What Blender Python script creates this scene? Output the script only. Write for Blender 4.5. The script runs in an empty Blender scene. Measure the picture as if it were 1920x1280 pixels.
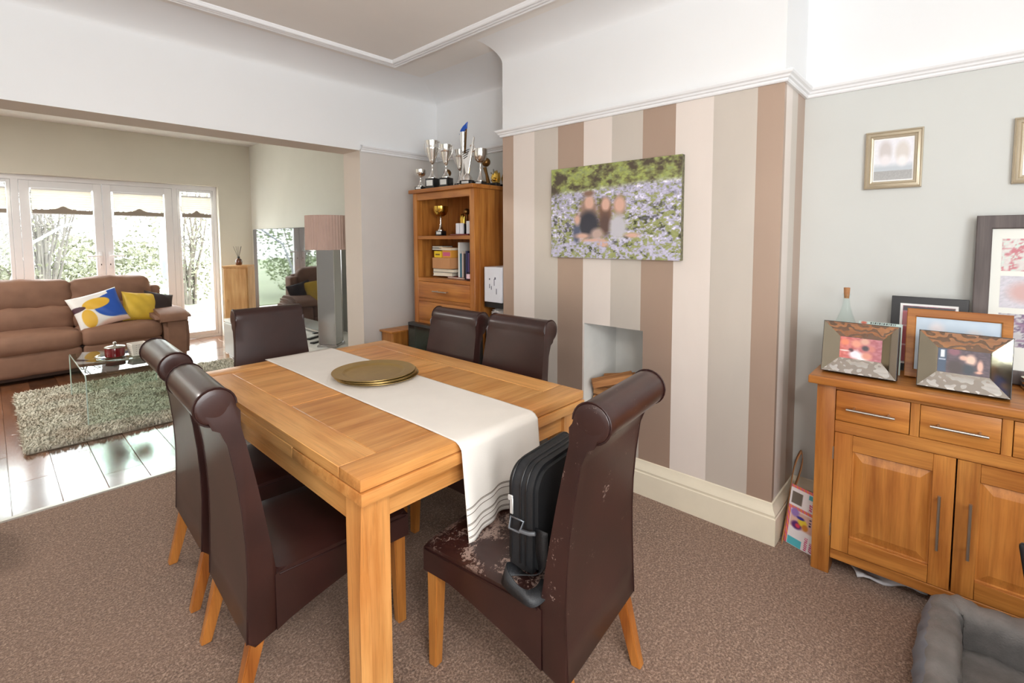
import bpy, bmesh, math, random
import numpy as np
from mathutils import Vector, Matrix, Euler
random.seed(7)
rng = np.random.default_rng(7)
PI = math.pi
R = math.radians
scn = bpy.context.scene
COL = scn.collection

# ------------------------------------------------------------------ camera
cd = bpy.data.cameras.new('camera')
cam = bpy.data.objects.new('camera', cd)
COL.objects.link(cam)
scn.camera = cam
yaw, pitch, roll = R(42.814), R(3.755), R(-0.18)
F = Vector((math.cos(yaw)*math.cos(pitch), math.sin(yaw)*math.cos(pitch), -math.sin(pitch)))
RT = Vector((math.sin(yaw), -math.cos(yaw), 0)); UP = RT.cross(F)
RT2 = RT*math.cos(roll) + UP*math.sin(roll); UP2 = -RT*math.sin(roll) + UP*math.cos(roll)
m3 = Matrix((RT2, UP2, -F)).transposed()
cam.matrix_world = Matrix.Translation((0, 0, 1.45)) @ m3.to_4x4()
cd.sensor_width = 36.0
cd.lens = 910.44*36/1920
cd.shift_x = 0.0
cd.shift_y = -134.142/1920
cd.clip_start = 0.02

# ------------------------------------------------------------------ world, lights, exposure
scn.view_settings.view_transform = 'Standard'
scn.view_settings.look = 'None'
scn.view_settings.gamma = 1.0
scn.view_settings.exposure = 0.10
scn.cycles.transparent_max_bounces = 32
w = bpy.data.worlds.new('sky'); scn.world = w; w.use_nodes = True
wn = w.node_tree
bg = wn.nodes['Background']
bg.inputs['Color'].default_value = (0.93, 0.97, 1.0, 1)
bg.inputs['Strength'].default_value = 17.0

def area(name, loc, rot, sx, sy, power, col):
    l = bpy.data.lights.new(name, 'AREA'); l.shape = 'RECTANGLE'
    l.size = sx; l.size_y = sy; l.energy = power; l.color = col
    o = bpy.data.objects.new(name, l); COL.objects.link(o)
    o.location = loc; o.rotation_euler = rot
    return o
# daylight entering through the bay window behind the camera, and through a window of the sitting room
area('bay_window_daylight', (-0.25, -1.6, 1.6), (R(92), 0, R(-8)), 2.2, 1.6, 90, (0.93, 0.97, 1.0))
area('side_window_daylight', (-2.3, 0.6, 1.5), (R(90), 0, R(-90)), 1.8, 1.5, 15, (1.0, 0.98, 0.95))
pl = area('patio_portal', (1.0, 8.42, 1.12), (R(-90), 0, 0), 2.7, 2.3, 1, (1, 1, 1))
pl.data.cycles.is_portal = True
area('sitting_room_fill', (-1.3, 5.8, 2.75), (0, 0, 0), 0.6, 0.6, 82, (1.0, 0.97, 0.92))  # added fill lamp out of view, brightens the sitting room
lp = bpy.data.lights.new('ceiling_fill_point', 'POINT'); lp.energy = 44; lp.shadow_soft_size = 0.12; lp.color = (1.0, 0.95, 0.9)  # added point fill behind the camera, lifts the dining room ceiling
lo_ = bpy.data.objects.new('ceiling_fill_point', lp); COL.objects.link(lo_); lo_.location = (0.1, -0.35, 2.05)

# ------------------------------------------------------------------ helpers: colour and materials
def lin(c):
    return tuple(((x/255)/12.92 if x/255 <= 0.04045 else ((x/255+0.055)/1.055)**2.4) for x in c)
def c4(c): return (*lin(c), 1.0)

class NT:
    def __init__(s, name):
        s.m = bpy.data.materials.new(name); s.m.use_nodes = True
        s.t = s.m.node_tree; s.n = s.t.nodes; s.p = s.n['Principled BSDF']
    def new(s, kind, **kw):
        n = s.n.new(kind)
        for k, v in kw.items():
            setattr(n, k, v)
        return n
    def link(s, a, b): s.t.links.new(a, b)
    def coords(s, scale=(1, 1, 1), rot=(0, 0, 0), kind='Object'):
        tc = s.new('ShaderNodeTexCoord'); mp = s.new('ShaderNodeMapping')
        mp.inputs['Scale'].default_value = scale; mp.inputs['Rotation'].default_value = rot
        s.link(tc.outputs[kind], mp.inputs['Vector'])
        return mp.outputs['Vector']
    def noise(s, vec, scale, detail=3, rough=0.5):
        n = s.new('ShaderNodeTexNoise')
        n.inputs['Scale'].default_value = scale; n.inputs['Detail'].default_value = detail
        n.inputs['Roughness'].default_value = rough
        if vec is not None: s.link(vec, n.inputs['Vector'])
        return n.outputs['Fac']
    def ramp(s, fac, stops, interp='LINEAR'):
        r = s.new('ShaderNodeValToRGB'); r.color_ramp.interpolation = interp
        e = r.color_ramp.elements
        while len(e) < len(stops): e.new(0.5)
        for i, (p, c) in enumerate(stops):
            e[i].position = p; e[i].color = c if len(c) == 4 else (*c, 1)
        s.link(fac, r.inputs['Fac'])
        return r.outputs['Color']
    def mix(s, fac, a, b, mode='MIX'):
        n = s.new('ShaderNodeMix', data_type='RGBA', blend_type=mode)
        if isinstance(fac, (int, float)): n.inputs[0].default_value = fac
        else: s.link(fac, n.inputs[0])
        for inp, v in ((n.inputs[6], a), (n.inputs[7], b)):
            if isinstance(v, tuple): inp.default_value = v if len(v) == 4 else (*v, 1)
            else: s.link(v, inp)
        return n.outputs[2]
    def base(s, v):
        if isinstance(v, tuple): s.p.inputs['Base Color'].default_value = v if len(v) == 4 else (*v, 1)
        else: s.link(v, s.p.inputs['Base Color'])
    def set(s, **kw):
        for k, v in kw.items():
            k = k.replace('_', ' ')
            if isinstance(v, (int, float, tuple)): s.p.inputs[k].default_value = v
            else: s.link(v, s.p.inputs[k])
    def bump(s, h, strength=0.2, dist=0.01):
        b = s.new('ShaderNodeBump'); b.inputs['Strength'].default_value = strength
        b.inputs['Distance'].default_value = dist
        s.link(h, b.inputs['Height']); s.link(b.outputs['Normal'], s.p.inputs['Normal'])

def plain(name, rgb, rough=0.5, metal=0.0, var=0.04, scale=8, bump=0.0, spec=0.5, coat=0.0, bscale=None):
    m = NT(name); v = m.coords()
    n = m.noise(v, scale, 3)
    c = lin(rgb)
    a = tuple(max(0, x*(1-var)) for x in c); b = tuple(min(1, x*(1+var)) for x in c)
    m.base(m.ramp(n, [(0.3, a), (0.7, b)]))
    m.set(Roughness=rough, Metallic=metal, Specular_IOR_Level=spec, Coat_Weight=coat)
    if bump: m.bump(m.noise(v, bscale or scale*12, 2), bump, 0.002)
    return m.m

def wood(name, dark, light, axis, rough=0.38, ring=1.0, var=0.5):
    """oak: stretched grain along axis, pores and slow tonal drift"""
    m = NT(name)
    sc = {'x': (1.2, 16, 16), 'y': (16, 1.2, 16), 'z': (16, 16, 1.2)}[axis]
    v = m.coords(sc)
    g = m.noise(v, 1.6*ring, 5, 0.6)
    slow = m.noise(m.coords(), 2.2, 2)
    info = m.new('ShaderNodeObjectInfo')
    c1 = m.ramp(g, [(0.30, lin(dark)), (0.62, lin(light))])
    d2 = tuple(x*0.80 for x in lin(light)); 
    c2 = m.mix(m.ramp(slow, [(0.35, (0, 0, 0)), (0.7, (0.55,)*3)]), c1, (*d2, 1), 'MULTIPLY')
    sc3 = tuple(x*6 if x > 2 else x*2 for x in sc)
    pores = m.ramp(m.noise(m.coords(sc3), 2.0, 2), [(0.36, (0.72,)*3), (0.46, (1, 1, 1))])
    c3 = m.mix(0.4, c2, pores, 'MULTIPLY')
    # per board tone
    mr = m.new('ShaderNodeMapRange'); mr.inputs['To Min'].default_value = 0.9; mr.inputs['To Max'].default_value = 1.1
    m.link(info.outputs['Random'], mr.inputs['Value'])
    cc = m.new('ShaderNodeCombineColor')
    for i in range(3): m.link(mr.outputs[0], cc.inputs[i])
    m.base(m.mix(1.0, c3, cc.outputs[0], 'MULTIPLY'))
    m.set(Roughness=rough)
    m.bump(g, 0.06, 0.002)
    return m.m

MAT = {}
def M(k): return MAT[k]
OD, OL = (200, 138, 72), (234, 178, 110)
for ax in 'xyz':
    MAT['oak_'+ax] = wood('light_oak_'+ax, OD, OL, ax, 0.36)
    MAT['dkoak_'+ax] = wood('warm_oak_'+ax, (158, 94, 38), (206, 140, 68), ax, 0.36)
    MAT['beech_'+ax] = wood('beech_'+ax, (200, 150, 92), (226, 182, 126), ax, 0.45)
MAT['log'] = wood('split_log', (140, 86, 44), (205, 152, 98), 'x', 0.8)

def leather(name, worn=0):
    m = NT(name); v = m.coords()
    n = m.noise(v, 5, 4)
    c = m.ramp(n, [(0.3, lin((42, 22, 20))), (0.7, lin((58, 31, 27)))])
    r = 0.34
    if worn:
        w1 = m.noise(v, 12, 3); w2 = m.noise(v, 110, 5, 0.8)
        mth = m.new('ShaderNodeMath', operation='MULTIPLY'); m.link(w1, mth.inputs[0]); m.link(w2, mth.inputs[1])
        mask = m.ramp(mth.outputs[0], [(worn, (0, 0, 0)), (worn+0.02, (1, 1, 1))])
        sp = m.new('ShaderNodeSeparateXYZ'); tc = m.new('ShaderNodeTexCoord'); m.link(tc.outputs['Object'], sp.inputs[0])
        top = m.ramp(sp.outputs['Z'], [(0.418, (0, 0, 0)), (0.436, (1, 1, 1))])      # the skirts are not flaking, only what is sat on and gripped
        mask = m.mix(1.0, mask, top, 'MULTIPLY')
        c = m.mix(mask, c, (*lin((150, 128, 118)), 1))
    m.base(c); m.set(Roughness=r, Coat_Weight=0.2, Coat_Roughness=0.2)
    m.bump(m.noise(v, 130, 3), 0.10, 0.001)
    return m.m
MAT['leather'] = leather('brown_leather')
MAT['leather_worn'] = leather('worn_brown_leather', 0.268)
MAT['leather_scuffed'] = leather('scuffed_brown_leather', 0.385)
MAT['leather_seam'] = plain('leather_seam', (44, 20, 18), 0.4)

MAT['white_paint'] = plain('white_wall_paint', (238, 239, 240), 0.75, bump=0.05, var=0.01, scale=3)
MAT['ceiling_paint'] = plain('ceiling_paint', (238, 235, 231), 0.8, bump=0.06, var=0.015, scale=3)
MAT['grey_paint'] = plain('pale_grey_wall_paint', (208, 210, 207), 0.7, bump=0.05, var=0.015, scale=3)
MAT['lilac_paint'] = plain('grey_beige_wall_paint', (212, 207, 202), 0.65, bump=0.05, var=0.02, scale=3)
MAT['cream_paint'] = plain('cream_wall_paint', (222, 210, 198), 0.7, bump=0.05, var=0.015, scale=3)
MAT['sit_paint'] = plain('stone_wall_paint', (230, 229, 220), 0.65, bump=0.05, var=0.015, scale=3)
MAT['sit_far_paint'] = plain('beige_wall_paint', (216, 210, 196), 0.7, bump=0.05, var=0.015, scale=3)
MAT['niche_paint'] = plain('niche_paint', (226, 226, 222), 0.75, bump=0.05)
MAT['trim_white'] = plain('white_gloss_trim', (240, 241, 243), 0.35, var=0.01)
MAT['skirt_cream'] = plain('cream_skirting_gloss', (236, 226, 204), 0.4, var=0.03)
MAT['upvc'] = plain('white_upvc', (230, 228, 230), 0.35, var=0.01)
MAT['chrome'] = plain('polished_chrome', (225, 224, 222), 0.12, 1.0, var=0.01)
MAT['steel'] = plain('brushed_steel', (190, 186, 180), 0.32, 1.0, var=0.03)
MAT['silver'] = plain('silver_plate', (236, 234, 230), 0.2, 1.0, var=0.02)
MAT['gold'] = plain('gold_plate', (214, 176, 84), 0.2, 1.0, var=0.05)
MAT['bronze'] = plain('bronze', (120, 86, 46), 0.35, 0.8, var=0.3, scale=30)
MAT['black_plinth'] = plain('black_plinth', (26, 26, 27), 0.25)
MAT['label'] = plain('engraved_plate', (206, 206, 204), 0.4, 0.3)
MAT['blue_gloss'] = plain('blue_gloss', (30, 86, 190), 0.25)
MAT['black_plastic'] = plain('black_plastic', (22, 22, 24), 0.35)
MAT['black_gloss'] = plain('black_gloss_screen', (12, 13, 16), 0.07, coat=0.4)
MAT['black_fabric'] = plain('black_nylon', (30, 31, 34), 0.65, bump=0.35, bscale=500, var=0.12)
MAT['strap'] = plain('black_webbing', (34, 35, 38), 0.5, bump=0.4, bscale=300)
MAT['white_gloss'] = plain('white_gloss_lacquer', (226, 226, 220), 0.25, var=0.01)
MAT['card_white'] = plain('white_carton', (226, 226, 232), 0.6)
MAT['cardboard'] = plain('brown_carton', (196, 142, 96), 0.7, var=0.06)
MAT['paper'] = plain('book_pages', (226, 216, 196), 0.8, bump=0.3, bscale=300)
MAT['cork'] = plain('cork', (178, 126, 84), 0.8, var=0.2, scale=60, bump=0.2)
MAT['red_glass'] = plain('red_enamel', (110, 8, 18), 0.12, coat=0.5)
MAT['amber'] = plain('amber_glass', (92, 46, 20), 0.1, coat=0.5)
MAT['reed'] = plain('dark_reed', (48, 38, 32), 0.7)
MAT['gold_plate_m'] = plain('bronze_gold_charger', (176, 146, 88), 0.36, 0.75, var=0.05, scale=20)
MAT['shade'] = plain('taupe_pleated_fabric', (196, 168, 156), 0.8, var=0.05, bump=0.2, bscale=200)
MAT['sofa'] = plain('brown_suede_fabric', (136, 100, 80), 0.72, var=0.12, scale=6, bump=0.25, bscale=160)
MAT['sofa_dark'] = plain('dark_brown_suede', (70, 48, 38), 0.8)  # darker suede for the sofa base
MAT['mustard'] = plain('mustard_satin', (222, 184, 62), 0.5, var=0.1, bump=0.15)
MAT['dark_cushion'] = plain('dark_brown_velvet', (52, 40, 40), 0.75, var=0.1)
MAT['plush'] = plain('grey_plush', (128, 124, 122), 0.95, var=0.22, scale=14, bump=0.9, bscale=190)
MAT['plush_side'] = plain('slate_grey_fabric', (126, 130, 140), 0.7, var=0.1, scale=9, bump=0.3, bscale=200)
MAT['linen'] = plain('cream_linen', (236, 230, 222), 0.85, var=0.02, bump=0.3, bscale=420)
MAT['linen_dark'] = plain('taupe_stitching', (120, 108, 98), 0.85, bump=0.3)
MAT['pewter_frame'] = plain('champagne_frame', (190, 178, 156), 0.35, 0.45, var=0.05)
MAT['charcoal_wood'] = wood('charcoal_wood_z', (84, 76, 76), (112, 102, 100), 'z', 0.6)
MAT['charcoal_wood_x'] = wood('charcoal_wood_x', (84, 76, 76), (112, 102, 100), 'x', 0.6)
MAT['mount'] = plain('ivory_mount', (236, 238, 232), 0.8, var=0.01)
MAT['blackframe'] = plain('black_frame', (32, 32, 36), 0.4)
MAT['stone'] = plain('grey_stone', (150, 152, 158), 0.9, var=0.2, scale=20, bump=0.4)
MAT['blind'] = plain('cream_blind', (244, 238, 222), 0.8, var=0.01)
m = NT('backlit_blind'); m.base(m.ramp(m.noise(m.coords(), 6), [(0.3, lin((246, 240, 226))), (0.7, lin((250, 245, 234)))]))
tl = m.new('ShaderNodeBsdfTranslucent'); tl.inputs['Color'].default_value = (0.95, 0.91, 0.82, 1); mx_ = m.new('ShaderNodeMixShader'); mx_.inputs[0].default_value = 0.10
m.link(m.p.outputs[0], mx_.inputs[1]); m.link(tl.outputs[0], mx_.inputs[2]); m.link(mx_.outputs[0], [n for n in m.n if n.type == 'OUTPUT_MATERIAL'][0].inputs['Surface']); MAT['blind'] = m.m
MAT['blind_edge'] = plain('taupe_blind_edge', (150, 138, 126), 0.7)
MAT['leaf'] = plain('spring_leaf', (100, 100, 82), 0.8, var=0.3, scale=5)
MAT['leaf2'] = plain('pale_twig', (100, 94, 90), 0.9, var=0.2, scale=5)
MAT['evergreen'] = plain('evergreen_leaf', (98, 112, 76), 0.8, var=0.3, scale=5)
MAT['bark'] = plain('bark', (92, 84, 76), 0.9, var=0.3)
MAT['lawn'] = plain('lawn', (100, 106, 82), 0.95, var=0.2, bump=0.4)
MAT['paving'] = plain('garden_paving', (170, 165, 158), 0.9, var=0.15, scale=4, bump=0.3)
MAT['parasol'] = plain('grey_canvas', (96, 98, 108), 0.8)
MAT['aluminium'] = plain('grey_aluminium', (120, 124, 130), 0.4, 0.5)

def glass(name, tint=(1, 1, 1), rough=0.0, ior=1.5):
    m = NT(name)
    m.base((*tint, 1)); m.set(Roughness=rough, Transmission_Weight=1.0, IOR=1.45)
    # thin architectural glass: light passes, a fresnel share reflects
    tr = m.new('ShaderNodeBsdfTransparent'); tr.inputs['Color'].default_value = (*tint, 1)
    gl = m.new('ShaderNodeBsdfGlossy'); gl.inputs['Roughness'].default_value = rough + 0.02
    fr = m.new('ShaderNodeFresnel'); fr.inputs['IOR'].default_value = ior
    mx = m.new('ShaderNodeMixShader')
    ge = m.new('ShaderNodeNewGeometry'); ma = m.new('ShaderNodeMath', operation='SUBTRACT'); ma.inputs[0].default_value = 1.0; m.link(ge.outputs['Backfacing'], ma.inputs[1])
    mb = m.new('ShaderNodeMath', operation='MULTIPLY'); m.link(fr.outputs[0], mb.inputs[0]); m.link(ma.outputs[0], mb.inputs[1])
    m.link(mb.outputs[0], mx.inputs[0]); m.link(tr.outputs[0], mx.inputs[1]); m.link(gl.outputs[0], mx.inputs[2])
    out = [n for n in m.n if n.type == 'OUTPUT_MATERIAL'][0]
    m.link(mx.outputs[0], out.inputs['Surface'])
    m.base(m.ramp(m.noise(m.coords(), 3), [(0, tint), (1, tint)]))
    return m.m
MAT['pane'] = glass('window_glass', (0.97, 0.99, 0.98))
MAT['table_glass'] = glass('green_tinted_glass', (0.90, 0.945, 0.92))
MAT['bottle_glass'] = glass('clear_bottle_glass', (0.96, 0.985, 0.98), 0, 1.22)
MAT['smoke_glass'] = glass('clear_acrylic', (0.75, 0.74, 0.72))

m = NT('mirror_silver'); m.base(m.ramp(m.noise(m.coords(), 2), [(0, (0.86, 0.88, 0.86)), (1, (0.9, 0.92, 0.9))]))
m.set(Metallic=1.0, Roughness=0.015); MAT['mirror'] = m.m
m = NT('dark_tv_glass'); m.base(m.ramp(m.noise(m.coords(), 2), [(0, (0.010, 0.010, 0.012)), (1, (0.014, 0.014, 0.016))]))
m.set(Roughness=0.03, IOR=1.9, Specular_IOR_Level=0.6, Coat_Weight=0.6, Coat_Roughness=0.02); MAT['tv_glass'] = m.m
m = NT('bronze_mirror'); m.base(m.ramp(m.noise(m.coords(), 2), [(0, (0.56, 0.50, 0.40)), (1, (0.62, 0.55, 0.45))]))
m.set(Metallic=1.0, Roughness=0.06); MAT['bronze_mirror'] = m.m
m = NT('smoked_mirror'); m.base(m.ramp(m.noise(m.coords(), 2), [(0, (0.50, 0.51, 0.52)), (1, (0.58, 0.58, 0.58))]))
m.set(Metallic=1.0, Roughness=0.12); MAT['smoked_mirror'] = m.m

# carpet
m = NT('brown_carpet'); v = m.coords()
n1 = m.noise(v, 120, 4, 0.8); n2 = m.noise(v, 40, 4, 0.7); n3 = m.noise(v, 1.3, 2)
cc = m.ramp(n1, [(0.36, lin((76, 56, 45))), (0.5, lin((150, 120, 100))), (0.62, lin((208, 178, 156)))])
cc = m.mix(m.ramp(n2, [(0.4, (0, 0, 0)), (0.62, (0.55,)*3)]), cc, (*lin((112, 88, 74)), 1))
cc = m.mix(m.ramp(n3, [(0.3, (0, 0, 0)), (0.7, (0.3,)*3)]), cc, (*lin((170, 136, 116)), 1))
m.base(cc); m.set(Roughness=1.0, Specular_IOR_Level=0.1, Sheen_Weight=0.2); m.bump(n1, 0.9, 0.006); MAT['carpet'] = m.m

# floorboards
m = NT('dark_glossy_floorboard'); info = m.new('ShaderNodeObjectInfo')
v = m.coords((9, 0.8, 9)); g = m.noise(v, 2, 4)
cc = m.ramp(g, [(0.3, lin((86, 52, 34))), (0.7, lin((140, 92, 62)))])
mr = m.new('ShaderNodeMapRange'); mr.inputs['To Min'].default_value = 0.55; mr.inputs['To Max'].default_value = 1.35
m.link(info.outputs['Random'], mr.inputs['Value']); k = m.new('ShaderNodeCombineColor')
for i in range(3): m.link(mr.outputs[0], k.inputs[i])
m.base(m.mix(1.0, cc, k.outputs[0], 'MULTIPLY'))
m.set(Roughness=0.22, Coat_Weight=1.0, Coat_Roughness=0.13, Coat_IOR=1.7); m.bump(m.noise(m.coords((3, 1, 1)), 3, 3), 0.05, 0.004); MAT['board'] = m.m

# wallpaper: printed vertical stripes (flat print), world y drives the stripe
def wallpaper(axis):
    m = NT('striped_wallpaper_'+axis); tc = m.new('ShaderNodeTexCoord'); sp = m.new('ShaderNodeSeparateXYZ')
    m.link(tc.outputs['Object'], sp.inputs[0])
    if axis == 'y': lo, hi, b = 0.60, 2.37, [(0.674, 'b'), (0.808, 'g'), (1.026, 'c'), (1.238, 'b'), (1.450, 'g'), (1.662, 'c'), (1.877, 'b'), (2.086, 'g'), (2.298, 'c'), (2.508, 'b')]; b = [(0.612+(p-0.685)*0.906, k) for p, k in b]
    else: lo, hi, b = 2.45, 2.85, [(2.45, 'b'), (2.495, 'c'), (2.60, 'g'), (2.70, 'b')]
    mr = m.new('ShaderNodeMapRange'); mr.inputs['From Min'].default_value = lo; mr.inputs['From Max'].default_value = hi
    m.link(sp.outputs['Y' if axis == 'y' else 'X'], mr.inputs['Value'])
    colr = {'c': lin((232, 221, 213)), 'g': lin((214, 205, 195)), 'b': lin((190, 166, 149))}
    refl = {'c': (0.08,)*3, 'g': (0.3,)*3, 'b': (0.45,)*3}
    st = [((p-lo)/(hi-lo), colr[k]) for p, k in b]
    s2 = [((p-lo)/(hi-lo), refl[k]) for p, k in b]
    n = m.noise(m.coords((1, 1, 0.4)), 7, 3)
    base = m.ramp(mr.outputs[0], st, 'CONSTANT')
    m.base(m.mix(0.12, base, m.ramp(n, [(0.3, (0.7,)*3), (0.7, (1, 1, 1))]), 'MULTIPLY'))
    met = m.ramp(mr.outputs[0], s2, 'CONSTANT')
    m.link(met, m.p.inputs['Metallic']); m.set(Roughness=0.36)
    m.bump(m.noise(m.coords((1, 1, 0.3)), 9, 3), 0.12, 0.004)
    return m.m
MAT['paper_y'] = wallpaper('y'); MAT['paper_x'] = wallpaper('x')

m = NT('printed_picture'); at = m.new('ShaderNodeAttribute'); at.attribute_name = 'Col'
m.base(at.outputs['Color']); m.set(Roughness=0.45); MAT['print'] = m.m
m = NT('glossy_printed_picture'); at = m.new('ShaderNodeAttribute'); at.attribute_name = 'Col'
m.base(at.outputs['Color']); m.set(Roughness=0.3, Coat_Weight=0.3, Coat_Roughness=0.05); MAT['print_gloss'] = m.m

# damask pattern on mirrored frames (flat print)
def damask(name, c1, c2):
    m = NT(name); v = m.coords((1, 1, 1))
    wv = m.new('ShaderNodeTexWave', wave_type='RINGS'); wv.inputs['Scale'].default_value = 9; wv.inputs['Distortion'].default_value = 9
    wv.inputs['Detail'].default_value = 1.0; wv.inputs['Detail Scale'].default_value = 3.0
    m.link(v, wv.inputs['Vector'])
    k = m.ramp(wv.outputs['Fac'], [(0.52, (0, 0, 0)), (0.56, (1, 1, 1))])
    m.base(m.mix(k, (*c1, 1), (*c2, 1))); rr = m.ramp(wv.outputs['Fac'], [(0.52, (0.05,)*3), (0.56, (0.35,)*3)])
    m.link(rr, m.p.inputs['Roughness']); m.set(Metallic=0.9)
    return m.m
MAT['damask'] = damask('damask_mirror', (0.96, 0.93, 0.88), (0.50, 0.46, 0.42))

# ------------------------------------------------------------------ helpers: meshes and objects
def finish(bm, name, mats, parent=None, angle=40, smooth=True):
    me = bpy.data.meshes.new(name)
    bmesh.ops.recalc_face_normals(bm, faces=bm.faces[:])
    if smooth:
        for f in bm.faces: f.smooth = True
    bm.to_mesh(me); bm.free()
    if smooth: me.set_sharp_from_angle(angle=R(angle))
    for k in (mats if isinstance(mats, (list, tuple)) else [mats]):
        me.materials.append(MAT[k] if isinstance(k, str) else k)
    o = bpy.data.objects.new(name, me); COL.objects.link(o)
    if parent is not None: o.parent = parent
    return o

def add_box(bm, lo, hi, bev=0.0, seg=1, mi=0, mat=None):
    t = bmesh.new()
    bmesh.ops.create_cube(t, size=1)
    for v in t.verts:
        v.co = Vector([lo[i] + (hi[i]-lo[i])*(v.co[i]+0.5) for i in range(3)])
    if bev: bmesh.ops.bevel(t, geom=t.edges[:], offset=bev, segments=seg, affect='EDGES', profile=0.6)
    join(bm, t, mi, mat)
def join(bm, t, mi=0, mat=None):
    mp = {}
    for v in t.verts: mp[v] = bm.verts.new(mat @ v.co if mat else v.co)
    for f in t.faces:
        try: g = bm.faces.new([mp[v] for v in f.verts]); g.material_index = mi if mi is not None else f.material_index
        except ValueError: pass
    t.free()
def box(name, mat, parent, lo, hi, bev=0.002, seg=1, mt=None):
    bm = bmesh.new(); add_box(bm, lo, hi, bev, seg, 0, mt); return finish(bm, name, mat, parent)
def add_tube(bm, pts, r, n=8, mi=0, closed=False, caps=True):
    pts = [Vector(p) for p in pts]; rs = r if isinstance(r, (list, tuple)) else [r]*len(pts)
    rings = []; N = len(pts); prev = None
    for i, p in enumerate(pts):
        if closed: d = pts[(i+1) % N] - pts[i-1]
        else: d = pts[min(i+1, N-1)] - pts[max(i-1, 0)]
        d.normalize()
        if prev is None:
            a = Vector((0, 0, 1)) if abs(d.z) < 0.9 else Vector((1, 0, 0))
            u = d.cross(a).normalized()
        else:
            u = (prev - d*prev.dot(d)).normalized()
        prev = u; w_ = d.cross(u)
        rings.append([bm.verts.new(p + (u*math.cos(2*PI*k/n) + w_*math.sin(2*PI*k/n))*rs[i]) for k in range(n)])
    for i in range(N if closed else N-1):
        a, b = rings[i], rings[(i+1) % N]
        for k in range(n):
            f = bm.faces.new((a[k], a[(k+1) % n], b[(k+1) % n], b[k])); f.material_index = mi
    if caps and not closed:
        for rg in (rings[0], rings[-1]):
            f = bm.faces.new(rg); f.material_index = mi
def tube(name, mat, parent, pts, r, n=8, closed=False):
    bm = bmesh.new(); add_tube(bm, pts, r, n, 0, closed); return finish(bm, name, mat, parent, 50)
def add_lathe(bm, prof, n=24, mi=0, off=(0, 0, 0), ell=1.0):
    rings = []
    for r, z in prof:
        if r < 1e-5: rings.append([bm.verts.new((off[0], off[1], off[2]+z))])
        else: rings.append([bm.verts.new((off[0]+r*math.cos(2*PI*k/n), off[1]+ell*r*math.sin(2*PI*k/n), off[2]+z)) for k in range(n)])
    for a, b in zip(rings, rings[1:]):
        for k in range(n):
            q = [a[k % len(a)], a[(k+1) % len(a)], b[(k+1) % len(b)], b[k % len(b)]]
            q2 = []
            for v in q:
                if v not in q2: q2.append(v)
            if len(q2) > 2:
                f = bm.faces.new(q2); f.material_index = mi
def lathe(name, mat, parent, prof, n=24, off=(0, 0, 0), angle=40):
    bm = bmesh.new(); add_lathe(bm, prof, n, 0, off); return finish(bm, name, mat, parent, angle)
def prism(bm, pts, axis, a, b, mi=0, bev=0.0, seg=1):
    """extrude polygon pts (2D in the other two axes) along axis from a to b"""
    t = bmesh.new()
    def mk(p, h):
        return {'x': (h, p[0], p[1]), 'y': (p[0], h, p[1]), 'z': (p[0], p[1], h)}[axis]
    A = [t.verts.new(mk(p, a)) for p in pts]; B = [t.verts.new(mk(p, b)) for p in pts]
    f1 = t.faces.new(A); f2 = t.faces.new(B[::-1])
    n = len(pts)
    for i in range(n): t.faces.new((A[i], B[i], B[(i+1) % n], A[(i+1) % n]))
    if bev:
        t.edges.ensure_lookup_table()
        es = list(set(f1.edges) | set(f2.edges))
        bmesh.ops.bevel(t, geom=es, offset=bev, segments=seg, affect='EDGES')
    join(bm, t, mi)
def quad(bm, pts, mi=0):
    f = bm.faces.new([bm.verts.new(p) for p in pts]); f.material_index = mi; return f

def thing(name, label, cat, loc=(0, 0, 0), rz=0.0, group=None, rot=None, first_fit=True):
    o = bpy.data.objects.new(name, None); COL.objects.link(o)
    o.empty_display_size = 0.1
    o.location = (loc[0]*KX, loc[1]*KY, loc[2]) if first_fit else loc; o.rotation_euler = rot if rot else (0, 0, R(rz))  # placements from the first camera fit are scaled to the final one
    return tag(o, label, cat, group)
def tag(o, label, cat, group=None):
    o['label'] = label; o['category'] = cat
    if group: o['group'] = group
    return o
def struct(o, kind='structure'):
    o['kind'] = kind; return o
def dup(root, loc=None, rot=None):
    r = root.copy(); COL.objects.link(r)
    if loc is not None: r.location = loc
    if rot is not None: r.rotation_euler = rot
    for ch in list(root.children):
        c = ch.copy(); COL.objects.link(c); c.parent = r
        for g in ch.children:
            d = g.copy(); COL.objects.link(d); d.parent = c
    return r

# ------------------------------------------------------------------ THE ROOM
XC, Y1, Y2, XR, YO, YI, XP, ZR, ZB = 2.464, 0.612, 2.367, 2.843, 3.565, 3.829, 2.062, 2.143, 2.153
ZC, ZS, YF, XS = 2.73, 2.85, 8.05, 2.79
XL, YB, XSL = -2.5, -1.75, -3.0
KX, KY = 1.2, 0.899      # unequal x, y scale for image-derived coordinates, first camera fit to final fit

fl = box('floor', 'carpet', None, (XL, YB, -0.06), (XR, YO+0.005, 0.0), 0); struct(fl)
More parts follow.
